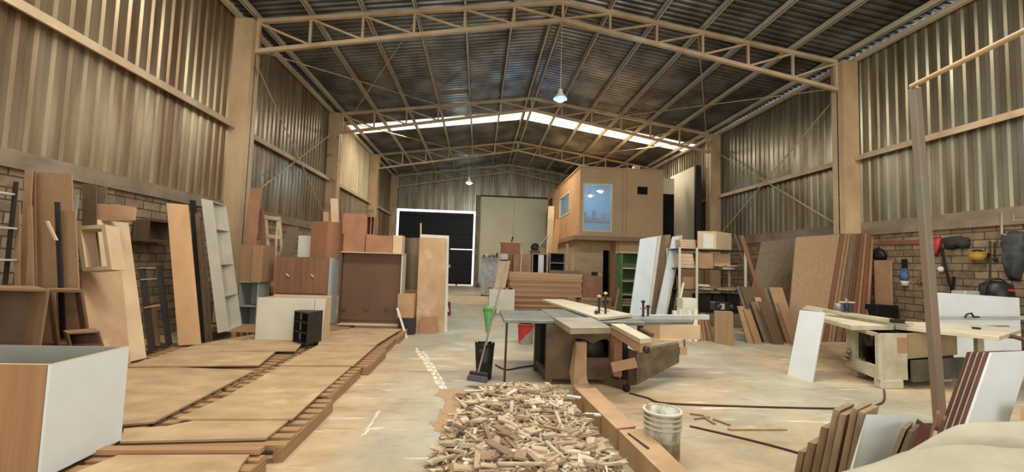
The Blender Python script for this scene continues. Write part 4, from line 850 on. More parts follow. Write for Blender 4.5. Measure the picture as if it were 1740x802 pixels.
# walnut block with a clamp unit on top
a, b = at(1214, 583, z=0), at(1246, 588, z=0)
w = root('walnut_block', (a+b)/2, 'Knee-high walnut veneer block standing on the floor by the leaning planks', 'block')
hb = at(1230, 528, y=a.y).z; MB().para(b, V((0.12, 0.25, 0)), a-b, Z*hb).build('body', walnut_pale, w, 0.003)
bx = root('black_radio', V(((a.x+b.x)/2, a.y, hb)), 'Black speaker box with a pale centre on top of the walnut block', 'radio')
m_ = (a+b)/2; m_.z = hb
MB().box((a.x-0.0, a.y-0.02, hb), (b.x+0.12, a.y+0.2, hb+0.19)).build('body', plastic_black, bx, 0.02)
MB().box((m_.x-0.0, a.y-0.035, hb+0.03), (m_.x+0.10, a.y-0.02, hb+0.16)).build('centre_plate', grey_inside, bx)
for dx in (0.07, 0.36): MB().lathe((a.x+dx+0.03, a.y-0.02, hb+0.09), [(0.001, 0.02), (0.05, 0.02), (0.055, 0.0)], 14, axis=(0, -1, 0)).build('speaker', dark_steel, bx)

# ------------------------------------------------------------------ sliding table saw in the middle
cast = mat('dusty_cast_iron', rgb(168, 156, 132), rgb(140, 126, 102), 0.45, metal=0.3, scale=(4, 4, 4))
cast_dk = mat('dark_steel_table', rgb(128, 126, 116), rgb(98, 98, 94), 0.35, metal=0.4, scale=(5, 2, 4))
dusty_st = mat('dusty_brown_steel', rgb(120, 92, 64), rgb(84, 64, 46), 0.6, metal=0.2, scale=(4, 4, 4), detail=7)
guard_m = mat('stained_grey_brown_steel', rgb(126, 106, 84), rgb(88, 72, 56), 0.5, metal=0.3, scale=(5, 5, 7), detail=8)
pale_al = mat('pale_dusty_aluminium', rgb(214, 200, 168), rgb(190, 172, 138), 0.4, metal=0.2, scale=(3, 3, 3))
sw = root('table_saw', (1.5, 6.3, 0), 'Large dusty sliding table saw standing in the middle of the floor', 'table saw')
b_ = lambda mb, n, m, **k: mb.build(n, m, sw, **k)
b_(MB().box((0.37, 5.94, 0.805), (1.09, 7.15, 0.85)), 'extension_table', cast_dk, bevel=0.004)
b_(MB().box((1.10, 5.96, 0.80), (2.35, 7.5, 0.85)), 'main_table', cast_dk, bevel=0.004)
b_(MB().bar((0.41, 5.99, 0), (0.42, 6.0, 0.805), 0.03, 0.03), 'leg', dark_steel)
P4 = [at(u, v, z=0.88) for u, v in ((942, 540), (1005, 539), (1038, 555.5), (969, 556.5))]
b_(MB().poly([p-Z*0.08 for p in P4], Z*0.08), 'front_table', cast, bevel=0.006)
# cabinet frame under the table
bx0, bx1, by0, by1 = 1.07, 2.00, 5.88, 6.98
b_(MB().box((0.96, 5.90, 0), (1.05, 6.0, 0.80)), 'post', dusty_st); b_(MB().box((0.90, 6.62, 0.0), (0.99, 6.72, 0.80)), 'post', dark_steel); b_(MB().box((bx1-0.05, 6.9, 0.0), (bx1+0.02, 6.98, 0.80)), 'post', dark_steel)
b_(MB().bar((0.98, 6.0, 0.12), (0.94, 6.62, 0.12), 0.05, 0.10), 'base_rail', dusty_st); b_(MB().box((0.93, 6.75, 0.05), (0.97, 6.97, 0.79)), 'side_panel', plastic_black)
b_(MB().box((0.99, 6.70, 0.05), (1.95, 6.74, 0.79)), 'rear_panel', plastic_black)
# front panel with the arched opening
fz0, fz1, fy = 0.07, 0.795, 5.90; ox0, ox1, oz0, oz1 = 1.33, 1.83, 0.36, 0.60
f = MB(); f.box((1.05, fy, fz0), (ox0, fy+0.03, fz1)); f.box((ox1, fy, fz0), (1.98, fy+0.03, fz1)); f.box((ox0, fy, fz0), (ox1, fy+0.03, oz0))
arch = [(ox0, oz1-0.02), (ox0+0.05, oz1+0.02), (ox0+0.17, oz1), (ox0+0.27, oz1-0.05), (ox0+0.36, oz1), (ox1-0.04, oz1+0.02), (ox1, oz1-0.02)]
f.poly([V((ox0, fy, fz1))]+[V((x, fy, z)) for x, z in arch]+[V((ox1, fy, fz1))], (0, 0.03, 0)); b_(f, 'front_panel', dusty_st)
b_(MB().box((1.945, 5.935, 0.05), (1.975, 6.69, 0.79)), 'side_panel', plastic_black)
grn = mat('dusty_green_steel', rgb(92, 98, 78), rgb(72, 74, 58), 0.5, metal=0.2)
b_(MB().box((1.38, 5.93, 0.08), (1.95, 6.5, 0.34)), 'motor_housing', grn, bevel=0.02)
b_(MB().lathe((1.62, 6.05, 0.47), [(0.001, 0), (0.16, 0), (0.16, 0.06), (0.03, 0.08), (0.001, 0.08)], 24, axis=(0, -1, 0)), 'pulley', dark_steel)
# dust duct rising into the opening
b_(MB().poly([V((x, y_, z)) for x, y_, z in ((1.33, 5.72, 0.60), (1.47, 5.72, 0.60), (1.45, 5.62, 0.2), (1.44, 5.45, 0.10), (1.24, 5.45, 0.10), (1.25, 5.62, 0.2))], (0, 0.13, 0)), 'dust_duct', mdf)
# sliding carriage: long pale table running away, near end projecting towards the camera
c1, c2 = at(921, 508, z=0.90), at(957, 508.5, z=0.90); c3, c4 = at(1075, 534, z=0.90), at(1016, 540, z=0.90)
b_(MB().poly([p-Z*0.04 for p in (c4, c3, c2, c1)], Z*0.04), 'sliding_table', pale_al, bevel=0.004)
n1, n2, n3, n4 = at(1038, 550, z=0.84), at(1060, 550, z=0.84), at(1107, 574, z=0.84), at(1088, 576, z=0.84)
b_(MB().poly([p-Z*0.05 for p in (n4, n3, n2, n1)], Z*0.05), 'rail_top', pale_al)
b_(MB().poly([p-Z*0.15+V((.01, 0.03, 0)) for p in (n4, n3, n2, n1)], Z*0.099), 'rail_beam', cardboard)
b_(MB().lathe((n3+n4)/2-Z*0.12, [(0.001, 0), (0.04, 0), (0.04, 0.03), (0.001, 0.03)], 12, axis=(0.3, -1, 0)), 'rail_stop', dark_steel)
# crosscut fence
fa, fb = at(1010, 541, y=6.45), at(1204, 541, y=6.75)
b_(MB().bar(fa+Z*0.02, fb+Z*0.02, 0.05, 0.075), 'crosscut_fence', bright_steel, bevel=0.004)
b_(MB().bar(at(1013, 536, y=6.4), at(1013, 528, y=6.4), 0.04, 0.05), 'fence_end', dark_steel)
for px, v0, v1 in ((1018, 540, 505), (1029, 542, 500), (1093, 538, 514), (1101, 537, 522)):
    p, q = at(px, v0, y=6.5), at(px, v1, y=6.5); k = b_(MB().tube([p, q], 0.018, 8), 'clamp_post', dark_steel)
    MB().lathe(q, [(0.001, -0.01), (0.03, 0.0), (0.035, 0.02), (0.001, 0.04)], 10).build('knob', mdf_pale if px < 1040 else dark_steel, k); MB().bar(p+V((-0.05, 0, 0.12)), p+V((0.05, 0, 0.12)), 0.02).build('cross_bar', cast, k)
b_(MB().poly([at(u, v, z=0.79) for u, v in ((1062, 551), (1178, 551), (1171, 544), (1075, 542))], Z*0.03), 'crosscut_table', cast_dk)
ya = 6.25; p, q = at(1103, 576, y=ya), at(1174, 576, y=ya+0.3)
b_(MB().box((p.x-0.09, ya, p.z), (p.x+0.16, ya+0.25, 0.79)), 'support_box', cardboard); b_(MB().box((p.x+0.165, ya+0.02, p.z+0.0), (q.x, ya+0.35, 0.785)), 'support_box', mdf_pale)
b_(MB().box((p.x-0.15, ya-0.03, p.z-0.03), (p.x+0.5, ya+0.3, p.z)), 'support_board', mdf_pale)
b_(MB().bar(at(1090, 560, y=5.9), at(1108, 570, y=5.7), 0.06, 0.05), 'roller_bracket', brown_dark)
# swinging arm with the big stained side plate
g1, g2, g3, g4 = at(1082, 654, y=5.5), at(1154, 616, y=6.15), at(1154, 583, y=6.15), at(1082, 597, y=5.5)
b_(MB().poly([g1, g2, g3, g4], V((-0.02, 0.04, 0))), 'arm_plate', guard_m)
h1, h2, h3, h4 = g4, g3, at(1143, 581, y=6.3), at(1070, 589, y=5.75)
b_(MB().poly([h1+V((0, .045, 0)), h2+V((0, .045, 0)), h3, h4], Z*0.02), 'arm_top', cast)
b_(MB().poly([at(1068, 656, y=5.6), at(1081, 654, y=5.52), at(1081, 597, y=5.52), at(1068, 592, y=5.6)], (0, 0.04, 0)), 'arm_end', dusty_st)
b_(MB().bar(at(1040, 624, y=5.55), at(1081, 616, y=5.42), 0.04, 0.12), 'cross_member', mdf)
b_(MB().box(at(1043, 640, y=5.72), at(1058, 574, y=5.72)+V((0, 0.15, 0))), 'arm_post', cardboard_red); b_(MB().box(at(1059, 650, y=5.75), at(1067, 578, y=5.75)+V((0, 0.1, 0))), 'arm_post', dark_steel)
b_(MB().bar((1.75, 6.0, 0.06), at(1068, 656, y=5.65), 0.09, 0.12), 'base_rail', dusty_st)
cst = at(1066, 660, z=0.04); b_(MB().lathe(cst+V((-0.04, 0, 0)), [(0.001, 0), (0.045, 0), (0.045, 0.05), (0.001, 0.05)], 14, axis=(1, 0.2, 0)), 'castor', rubber)
b_(MB().box(at(1155, 603, y=6.15), at(1168, 590, y=6.15)+V((0, 0.06, 0))), 'arm_handle', mdf); b_(MB().bar(at(1163, 597, y=6.17), at(1163, 577, y=6.17), 0.02), 'arm_handle', dusty_st)
# things round the saw
p = at(890, 586, z=0)+V((0.05, 0.15, 0)); r = root('paint_bucket', p, 'Red and white paint bucket on the floor behind the saw extension table', 'bucket')
redp = mat('red_plastic', rgb(196, 44, 40), rgb(180, 36, 34), 0.4); h = 0.38
bm = MB().lathe(p, [(0.001, 0), (0.145, 0), (0.165, h), (0.155, h), (0.14, 0.02), (0.001, 0.02)], 28); bk_ = bm
# slanting print: faces low on the right are white
for i, fc in enumerate(bm.f): bm.m[i] = 0
nseg = 28; body = MB(); rows = 14
for j in range(rows):
    z0, z1 = h*j/rows, h*(j+1)/rows
    for k in range(nseg):
        a0, a1 = 2*math.pi*k/nseg, 2*math.pi*(k+1)/nseg; r0, r1 = 0.147+0.02*z0/h, 0.147+0.02*z1/h
        xm = math.cos((a0+a1)/2); body.mi = 1 if (z0+z1)/2/h < 0.10+0.42*(xm+1) else 0
        body.add([p+V((r0*math.cos(a0), r0*math.sin(a0), z0)), p+V((r0*math.cos(a1), r0*math.sin(a1), z0)), p+V((r1*math.cos(a1), r1*math.sin(a1), z1)), p+V((r1*math.cos(a0), r1*math.sin(a0), z1))], [(0, 1, 2, 3)], True)
body.build('body', [redp, mat('white_print', rgb(160, 150, 148), rgb(146, 136, 134), 0.4)], r)
MB().lathe(p, [(0.14, h-0.001), (0.175, h-0.001), (0.175, h+0.02), (0.14, h+0.02)], 28).build('rim', redp, r)
# black bin with broom and green scoop
p = at(822, 648, z=0)+V((0, 0.14, 0)); r = root('black_bin', p, 'Tall black waste bin with a torn rim left of the saw', 'bin')
n = 24; mb = MB(); prof = [(0.105, 0), (0.12, 0.25), (0.135, 0.47)]
mb.lathe(p, [(0.001, 0.0), (0.105, 0.0), (0.135, 0.45), (0.13, 0.45), (0.10, 0.02), (0.001, 0.02)], n); mb.build('body', plastic_black, r)
rim = MB(); 
for k in range(n):
    a0, a1 = 2*math.pi*k/n, 2*math.pi*(k+1)/n; e = 0.02+0.03*abs(math.sin(k*1.7))
    rim.poly([p+V((0.136*math.cos(a0), 0.136*math.sin(a0), 0.44)), p+V((0.136*math.cos(a1), 0.136*math.sin(a1), 0.44)), p+V((0.14*math.cos(a1), 0.14*math.sin(a1), 0.45+e)), p+V((0.14*math.cos(a0), 0.14*math.sin(a0), 0.45+e))], V((-math.cos(a0), -math.sin(a0), 0))*0.006)
rim.build('rim', plastic_black, r)
hp = at(812, 641, y=5.72); hp.z = max(hp.z, 0.05); tp = at(861, 446, y=6.35)
br = root('broom', hp, 'Push broom with a greyish head, its long handle leaning on the black bin', 'broom')
MB().tube([hp+Z*0.05, tp], 0.013, 8).build('handle', mat('worn_handle', rgb(150, 130, 110), rgb(120, 100, 84), 0.5), br)
bh = mat('purple_grey_bristle', rgb(98, 84, 90), rgb(74, 62, 66), 0.8, scale=(40, 40, 6)); hx = V((0.20, -0.10, 0)).normalized()
MB().para(hp-hx*0.13+V((0, -0.03, 0.03)), hx*0.26, V((0.02, 0.05, 0)), Z*0.04).build('head', dark_char, br, 0.008)
MB().hexa([hp+hx*a+V((0.3*b, b, 0))+Z*c for a, b, c in ((-.15, -.06, -0.045), (.15, -.06, -0.045), (.15, .05, -0.045), (-.15, .05, -0.045), (-.13, -.035, 0.03), (.13, -.035, 0.03), (.13, .03, 0.03), (-.13, .03, 0.03))]).build('bristles', bh, br, 0.01)
gp_ = at(832, 528, y=6.35); gb2 = at(828, 565, y=6.25)
gs = root('green_scoop', gb2, 'Bright green plastic scoop on a stick standing in the black bin', 'scoop')
grn2 = mat('bright_green_plastic', rgb(92, 160, 74), rgb(70, 132, 56), 0.4)
up = (gp_-gb2)
MB().lathe(gb2, [(0.02, 0), (0.055, up.length*0.5), (0.085, up.length*0.9), (0.09, up.length), (0.08, up.length), (0.015, 0.02)], 16, axis=up).build('body', grn2, gs)
MB().lathe(gp_, [(0.095, -0.01), (0.10, 0.01), (0.098, 0.05), (0.001, 0.06)], 16, axis=up).build('lid', grn2, gs)
MB().tube([gb2-Z*0.0, p+V((0.02, 0.0, 0.05))], 0.012, 8).build('stick', mdf_pale, gs)
# ------------------------------------------------------------------ planks and boards leaning on the right wall
G3 = 'offcut planks leaning right of the walnut block'
tw = [walnut_grey, brown_dark, walnut_pale, brown, walnut_grey, mdf, brown_dark, walnut_grey, walnut_pale, brown]
pl = [((1252, 487), (1283, 580), 9, 9.75, 'Leftmost plank of the bundle, greyish and broad'), ((1258, 487), (1290, 582), 22, 9.7, 'Broad greyish plank second in the bundle'),
      ((1253, 520), (1270, 582), 8, 9.5, 'Short dark plank at the left front of the bundle'), ((1263, 525), (1283, 583), 9, 9.45, 'Pale short plank in the middle of the bundle'),
      ((1275, 512), (1300, 583), 7, 9.55, 'Thin brown plank rising in the middle of the bundle'), ((1282, 505), (1308, 584), 8, 9.6, 'Greyish plank just left of the block-ended one'),
      ((1288, 512), (1315, 584), 13, 9.4, 'Plank with a pale sawn end standing in the bundle'), ((1296, 489), (1328, 584), 12, 9.7, 'Dark tall plank behind the pale-ended one'),
      ((1307, 488), (1338, 586), 17, 9.6, 'Wide pale walnut plank at the right of the bundle'), ((1322, 515), (1346, 584), 6, 9.35, 'Thin brown strip rightmost of the bundle')]
for i, (pt, pb, w, y, lab) in enumerate(pl):
    stick('offcut_plank', pt, pb, 1.45*w/735*y, y+0.15, y-0.1, 0.025, tw[i], lab, 'plank', G3)
stick('thin_red_plank', (1257, 400), (1290, 505), 0.10, 10.9, 10.5, 0.025, red_brown, 'Long thin reddish plank slanting beside the steel rack', 'plank')
for i, (x, v) in enumerate(((1247, 398), (1253, 400), (1261, 404))):
    stick('upright_offcut', (x, v), (x+9, 425), 0.06, 12.6+.1*i, 12.55+.1*i, 0.03, brown_dark if i % 2 else walnut_grey, '%s dark offcut upright behind the right end of the rack' % ['Left', 'Middle', 'Right'][i], 'offcut', 'upright offcuts behind the rack')
def face(bl, br, tl, tr, y, dy, m, th, lab, name='large_board', grp='large boards leaning on the right wall'):
    T, Tr, A, B_ = at(*tl, y=y+dy[0]), at(*tr, y=y+dy[1]), at(*bl, z=0), at(*br, z=0)
    return quad_board(name, A, B_, T, th, m, lab, 'board', grp, tr=Tr)
T = lambda u, v, y: at(u, v, y=y)
# the grey-walnut board, then the pale walnut board, then a fan of boards seen on edge
A, B_ = T(1262, 560, 11.2), T(1340, 560, 11.0); A.z = B_.z = 0
quad_board('large_board', A, B_, T(1294, 411, 11.7), 0.04, walnut_grey, 'Dark greyish walnut board leaning left of the pale walnut one', 'board', 'large boards leaning on the right wall', tr=T(1353, 404, 11.5))
A, B_ = V((7.35, 9.85, 0)), V((8.16, 9.75, 0))
quad_board('large_board', A, B_, T(1353, 403, 10.5), 0.04, walnut_pale, 'Large pale walnut board front of the stack on the right wall', 'board', 'large boards leaning on the right wall', tr=T(1427, 398, 10.4))
ed = [(1428, 1398, 8, red_brown, 'reddish edge next to the pale walnut face'), (1436, 1407, 4, walnut_pale, 'thin pale edge near the left'), (1441, 1412, 6, brown, 'brown edge, third of the stack'),
      (1447, 1420, 10, walnut_grey, 'greyish edge in the middle'), (1456, 1432, 3, red_brown, 'thin red line right of the grey edges'), (1459, 1436, 6, brown_dark, 'dark brown edge'),
      (1464, 1444, 6, red_brown, 'reddish edge right of the dark one'), (1470, 1453, 4, walnut_pale, 'pale narrow edge'), (1474, 1459, 7, red_brown, 'broad reddish edge near the right'), (1481, 1470, 5, cardboard_red, 'rightmost reddish edge')]
for i, (xt, xb, w, m, lab) in enumerate(ed):
    Tp, Bp = T(xt, 397, 10.4+i*0.01), T(xb, 580, 9.80-i*0.0); Bp = V((Bp.x, Bp.y, 0)); wd = V((w/735*10.3, 0, 0))
    one('large_board', MB().para(Bp, wd*0.97, Tp-Bp, V((0.03, 0.27, 0))), m, 'Large board seen on edge, '+lab, 'board', 'large boards leaning on the right wall')
one('grey_sheet', MB().box(at(1487, 520, x=10.02)-V((0, 0, 0)), at(1512, 442, x=10.02)+V((0.06, 0, 0))), cardboard, 'Brown-grey sheet standing on the right wall beside the large boards', 'sheet')
p = at(1483, 536, x=9.9); q = at(1514, 519, x=9.9)
one('storage_chest', MB().box((9.55, q.y, 0), (10.1, p.y, q.z)), plastic_black, 'Black trunk on the floor at the foot of the right wall', 'trunk', bevel=0.01)

# ------------------------------------------------------------------ things hanging on the right wall
WX = XR
def wp(u, v, d=0.0): return at(u, v, x=WX-d)
one('wall_rail_board', MB().bar(wp(1492, 413, .02), wp(1568, 411, .02), 0.04, 0.10), red_brown, 'Reddish board fixed along the right brick wall as a hanging rail', 'rail')
one('wall_pipe', MB().tube([wp(1702, 360, .05), wp(1702, 398, .05), wp(1712, 400, .05)], 0.025, 8), cast, 'Thin vertical pipe on the right wall above the hanging clothes', 'pipe')
one('wall_pipe', MB().tube([wp(1722, 362, .05), wp(1722, 376, .05), wp(1740, 374, .05)], 0.018, 8), cast, 'Short bent pipe at the top right of the brick wall', 'pipe')
def cloth(name, pts, depth, m, label, cat='cloth', seed=1):
    P_ = [wp(u, v, 0.01) for u, v in pts]; c = sum(P_, V((0, 0, 0)))/len(P_); mb = MB(); n = len(P_); rings = 4; vs = []
    for k in range(rings):
        f = 1-k/rings; d = depth*math.sqrt(1-f*f)+0.01
        for p in P_:
            q = c+(p-c)*f; w = noise.noise(q*9+V((seed, 0, 0)))*depth*0.6*(1 if k else 0); vs.append(q+V((-d-w, 0, 0)))
    vs.append(c+V((-depth*1.05, 0, 0))); fs = [(k*n+i, k*n+(i+1) % n, (k+1)*n+(i+1) % n, (k+1)*n+i) for k in range(rings-1) for i in range(n)]+[((rings-1)*n+i, (rings-1)*n+(i+1) % n, rings*n) for i in range(n)]
    fs.append(tuple(range(n-1, -1, -1))); mb.add(vs, fs, True)
    return one(name, mb, m, label, cat)
cl_dark = mat('dark_green_grey_cloth', rgb(62, 62, 54), rgb(42, 42, 38), 0.9, scale=(14, 14, 14), bump=0.5)
cloth('red_bag', [(1584, 403), (1596, 402), (1602, 404), (1600, 422), (1594, 436), (1587, 434)], 0.10, redp, 'Red cloth bag hanging on the right wall beside the slanting post', 'bag')
cloth('dark_jacket', [(1601, 405), (1615, 402), (1630, 401), (1648, 404), (1651, 414), (1646, 422), (1632, 420), (1618, 425), (1606, 422)], 0.12, cl_dark, 'Dark green-grey jacket slung on the right wall next to the red bag', 'jacket', 2)
cloth('black_pouch', [(1484, 424), (1492, 420), (1503, 425), (1508, 433), (1507, 442), (1491, 442), (1487, 434)], 0.10, plastic_black, 'Black cap or pouch hanging at the left of the brick wall', 'cap', 3)
cloth('hanging_clothes', [(1706, 400), (1722, 392), (1742, 394), (1746, 430), (1740, 456), (1735, 478), (1716, 476), (1708, 450), (1712, 424), (1702, 412)], 0.16, mat('grey_blue_workwear', rgb(78, 80, 82), rgb(50, 52, 56), 0.9, scale=(8, 8, 8), bump=0.5), 'Bundle of dark grey-blue work clothes hanging at the right edge', 'clothes', 5)
blue_g = mat('blue_glove_rubber', rgb(88, 118, 160), rgb(66, 92, 132), 0.6)
r = root('hanging_gloves', wp(1536, 460, .05), 'Blue work glove with a pale cuff hanging on the brick wall under a dark strap', 'glove')
gl_ = MB(); pc_ = wp(1537, 470, 0.05)
gl_.lathe(pc_-Z*0.10, [(0.001, 0), (0.07, 0.02), (0.09, 0.10), (0.07, 0.20), (0.001, 0.24)], 12)
for k, (dy, dz) in enumerate(((-0.09, .16), (-0.04, .20), (0.02, .19), (0.07, .14), (0.12, .04))): gl_.tube([pc_+V((0, dy*0.5, 0.04)), pc_+V((-0.02, dy*1.1, dz))], [0.03, 0.02], 8)
gl_.build('glove_body', blue_g, r)
MB().lathe(pc_-Z*0.22, [(0.06, 0), (0.075, 0.0), (0.08, 0.12), (0.06, 0.12)], 12).build('cuff', white_warm, r)
MB().box(wp(1534, 462, 0.01), wp(1540, 440, 0.04)).build('strap', plastic_black, r)
r = root('yellow_helmet', wp(1661, 435, .1), 'Yellow hard hat hanging on the right brick wall', 'helmet'); yel = mat('yellow_plastic', rgb(226, 172, 36), rgb(206, 150, 26), 0.4)
hc = wp(1661, 432, 0.13); MB().lathe(hc, [(0.001, -0.13), (0.08, -0.11), (0.13, -0.05), (0.145, 0.02)], 20).build('shell', yel, r)
MB().lathe(hc, [(0.14, 0.02), (0.17, 0.03), (0.17, 0.04), (0.14, 0.035)], 20).build('brim', yel, r); MB().lathe(hc, [(0.001, 0.02), (0.12, 0.03), (0.06, 0.09), (0.001, 0.10)], 12).build('lining', plastic_black, r)
one('white_mask', MB().lathe(wp(1599, 458, 0.06), [(0.001, -0.06), (0.05, -0.04), (0.065, 0.0), (0.05, 0.05), (0.001, 0.07)], 14), papr, 'White dust mask hanging below the dark jacket', 'mask')
one('black_hose', MB().tube([wp(1600, 420, .06), wp(1604, 445, .06), wp(1612, 475, .07), wp(1617, 500, .06), wp(1621, 470, .05)], 0.025, 8), rubber, 'Black hose hanging on the brick wall below the dark jacket', 'hose')
for i, (u, v0, v1) in enumerate(((1682, 410, 478), (1690, 412, 440), (1562, 460, 480), (1567, 462, 478))):
    one('hanging_tool', MB().tube([wp(u, v0, -.01), wp(u, v0, .02), wp(u, v1, .02)], 0.015, 8).lathe(wp(u, v1, .05), [(0.001, -.05), (.03, -.03), (.03, .02), (.001, .03)], 8), (dark_steel, dark_steel, red_brown, red_brown)[i], ['Long dark tool hanging between yellow hard hat and work clothes', 'Short dark tool hanging left of the work clothes', 'Reddish tool hanging right of the blue glove', 'Second reddish tool hanging right of the blue glove'][i], 'tool', 'tools hung on the right brick wall')

# ------------------------------------------------------------------ white panel, round machine behind the second saw
A, B_ = at(1585, 640, y=7.8), at(1732, 640, y=7.4); A.z = B_.z = 0.0
A = V((at(1580, 500, y=7.35).x, 7.35, 0)); B_ = V((at(1732, 505, y=7.05).x, 7.05, 0))
quad_board('wide_white_board', A, B_, at(1580, 496, y=7.45), 0.03, white_lam, 'Wide white panel standing behind the second saw under the hanging tools', 'panel', tr=at(1732, 506, y=7.15))
r = root('dust_extractor', V((9.8, 7.5, 0)), 'Round black machine top showing above the wide white panel', 'machine')
c_ = at(1706, 500, y=7.38); MB().lathe(V((c_.x, 7.5, 0)), [(0.001, 0), (0.22, 0), (0.24, c_.z), (0.22, c_.z+0.18), (0.1, c_.z+0.24), (0.001, c_.z+0.25)], 28).build('drum', plastic_black, r)
MB().tube([V((c_.x+0.27*math.cos(t), 7.48, c_.z+0.02+0.27*math.sin(t))) for t in [math.pi*k/12 for k in range(13)]], 0.015, 8).build('hoop', dark_steel, r)
MB().box((c_.x-0.05, 7.25, c_.z+0.06), (c_.x+0.06, 7.29, c_.z+0.10)).build('badge', redp, r)
a, b = at(1640, 500, y=7.6), at(1680, 500, y=7.6)
one('tool_case', MB().box((a.x, 7.6, 0), (b.x, 7.85, a.z+0.06)), bright_steel, 'Grey tool case top showing behind the wide white panel', 'case', bevel=0.01)

# ------------------------------------------------------------------ second saw, cream coloured
cream_m = mat('cream_machine_paint', rgb(204, 194, 168), rgb(172, 156, 124), 0.5, scale=(4, 4, 4), detail=7)
cream_tp = mat('cream_machine_top', rgb(218, 206, 176), rgb(196, 180, 146), 0.4, scale=(3, 3, 3))
sm = root('panel_saw', (6.3, 6.5, 0), 'Cream sliding panel saw on the right, partly behind the slanting post', 'panel saw')
q_ = lambda mb, n, m, **k: mb.build(n, m, sm, **k)
TZ = 0.85
def flat(pts, z, th): return MB().poly([at(u, v, z=z)-Z*th for u, v in pts], Z*th)
q_(flat([(1447, 553), (1401, 541), (1385, 535), (1400, 526), (1528, 546), (1520, 553)], TZ, 0.07), 'main_table', cream_tp, bevel=0.004)
q_(flat([(1521, 553.5), (1530, 546), (1640, 549), (1735, 560), (1698, 572), (1610, 563)], TZ, 0.055), 'side_table', cream_tp, bevel=0.004)
q_(flat([(1363, 524), (1372, 518), (1412, 526), (1401, 531)], TZ+0.02, 0.04), 'table_end', cream_tp)
ra, rb = at(1404, 528, z=0.93), at(1526, 546, z=0.93)
q_(MB().bar(ra, rb, 0.14, 0.045), 'sliding_rail', pale_al, bevel=0.004); q_(MB().bar(ra-Z*0.04+V((.2, 0, 0)), rb-Z*0.04+V((.2, 0, 0)), 0.1, 0.04), 'sliding_rail', cream_m)
q_(MB().bar(rb-(rb-ra).normalized()*0.05, rb+(ra-rb)*0.0+(rb-ra).normalized()*0.02, 0.17, 0.06), 'rail_end', dark_steel)
# body: left face turned towards the camera's left with a deep motor opening
pA, pB, pC, pD, pE = V((6.02, 6.70, 0)), V((5.75, 5.86, 0)), V((6.22, 5.88, 0)), V((7.45, 6.25, 0)), V((7.3, 7.3, 0))
zb0, zt0 = 0.12, TZ-0.075; dv = pB-pA; nin = V((1, -0.3, 0)).normalized()*0.05
def lface(f0, f1, z0, z1): a = pA+dv*f0; b = pA+dv*f1; return [V((a.x, a.y, z0)), V((b.x, b.y, z0)), V((b.x, b.y, z1)), V((a.x, a.y, z1))]
q_(MB().poly(lface(0, 0.30, zb0, zt0), nin).poly(lface(0.30, 0.92, zb0, 0.30), nin).poly(lface(0.92, 1.0, zb0, zt0), nin).poly(lface(0.30, 0.92, zt0-0.05, zt0), nin), 'side_panel', cream_m)
q_(MB().poly([p+Z*zb0+V((0.005, 0.06, 0)) for p in (pA+V((0.45, 0, 0)), pB+V((0.45, 0, 0)), pC+V((0.1, 0.03, 0)), pD, pE)], Z*(zt0-zb0-0.01)), 'inner_body', plastic_black)
q_(MB().poly([p+Z*zb0 for p in (pB, pC)]+[pC+Z*zt0, pB+Z*zt0], (0, 0.05, 0)), 'front_panel', cream_m)
q_(MB().poly([p+Z*0.42 for p in (pC+V((.01, 0, 0)), pD)]+[pD+Z*zt0, pC+V((.01, 0, 0))+Z*zt0], (-0.02, 0.05, 0)), 'front_panel', mat('tan_machine_panel', rgb(176, 150, 112), rgb(150, 122, 88), 0.6))
q_(MB().poly([pA+Z*zb0, pE+Z*zb0, pE+Z*zt0, pA+Z*zt0], (0, -0.03, 0)), 'rear_panel', cream_m)
mc = pA+dv*0.58+Z*0.63+V((0.10, 0, 0)); q_(MB().lathe(mc, [(0.001, 0.05), (0.035, 0.05), (0.04, 0.03), (0.10, 0.03), (0.11, 0.0), (0.001, 0.0)], 24, axis=(-1, 0.3, 0)), 'motor_pulley', dark_steel)
q_(MB().obox(pB.x+0.2, pB.y+0.05, 0, 0.36, 0.12, 0.12, 0.03), 'foot', cream_m, bevel=0.01); q_(MB().obox(pA.x+0.07, pA.y-0.12, 0.0, 0.12, 0.22, 0.30, -0.3), 'foot', cream_m, bevel=0.01)
q_(MB().obox(pD.x-.2, pD.y+0.1, 0, 0.3, 0.12, 0.12, 0.03), 'foot', cream_m)
wa_ = pC+(pD-pC)*0.12; wdir = (pD-pC).normalized()
q_(MB().para(pC+Z*0.50+V((-0.16, -0.012, 0)), V((0.15, 0, 0)), V((0, 0.01, 0)), Z*0.22), 'wood_patch', cardboard)
q_(MB().poly([p+Z*0.10 for p in (pC+V((0.03, -.05, 0)), pD+V((0, -.10, 0)))]+[pD+V((0, -.10, 0))+Z*0.40, pC+V((0.03, -.05, 0))+Z*0.40], (0, 0.04, 0)), 'dust_tray', mat('grey_tray_steel', rgb(110, 104, 90), rgb(84, 78, 66), 0.5, metal=0.3))
for k in range(3): q_(MB().lathe(pA+V((-0.06, -0.12+0.03*k, 0.38-0.07*k)), [(0.001, 0), (0.045, 0), (0.045, 0.03), (0.001, 0.03)], 14, axis=(-0.3, -0.4, 1)), 'hand_knob', cast)
q_(MB().tube([pA+V((-0.03, -0.3, 0.5)), pA+V((-0.10, -0.40, 0.30)), pA+V((-0.12, -0.5, 0.10)), pA+V((-0.05, -0.6, 0.015))], 0.012, 8), 'power_cable', dark_steel)
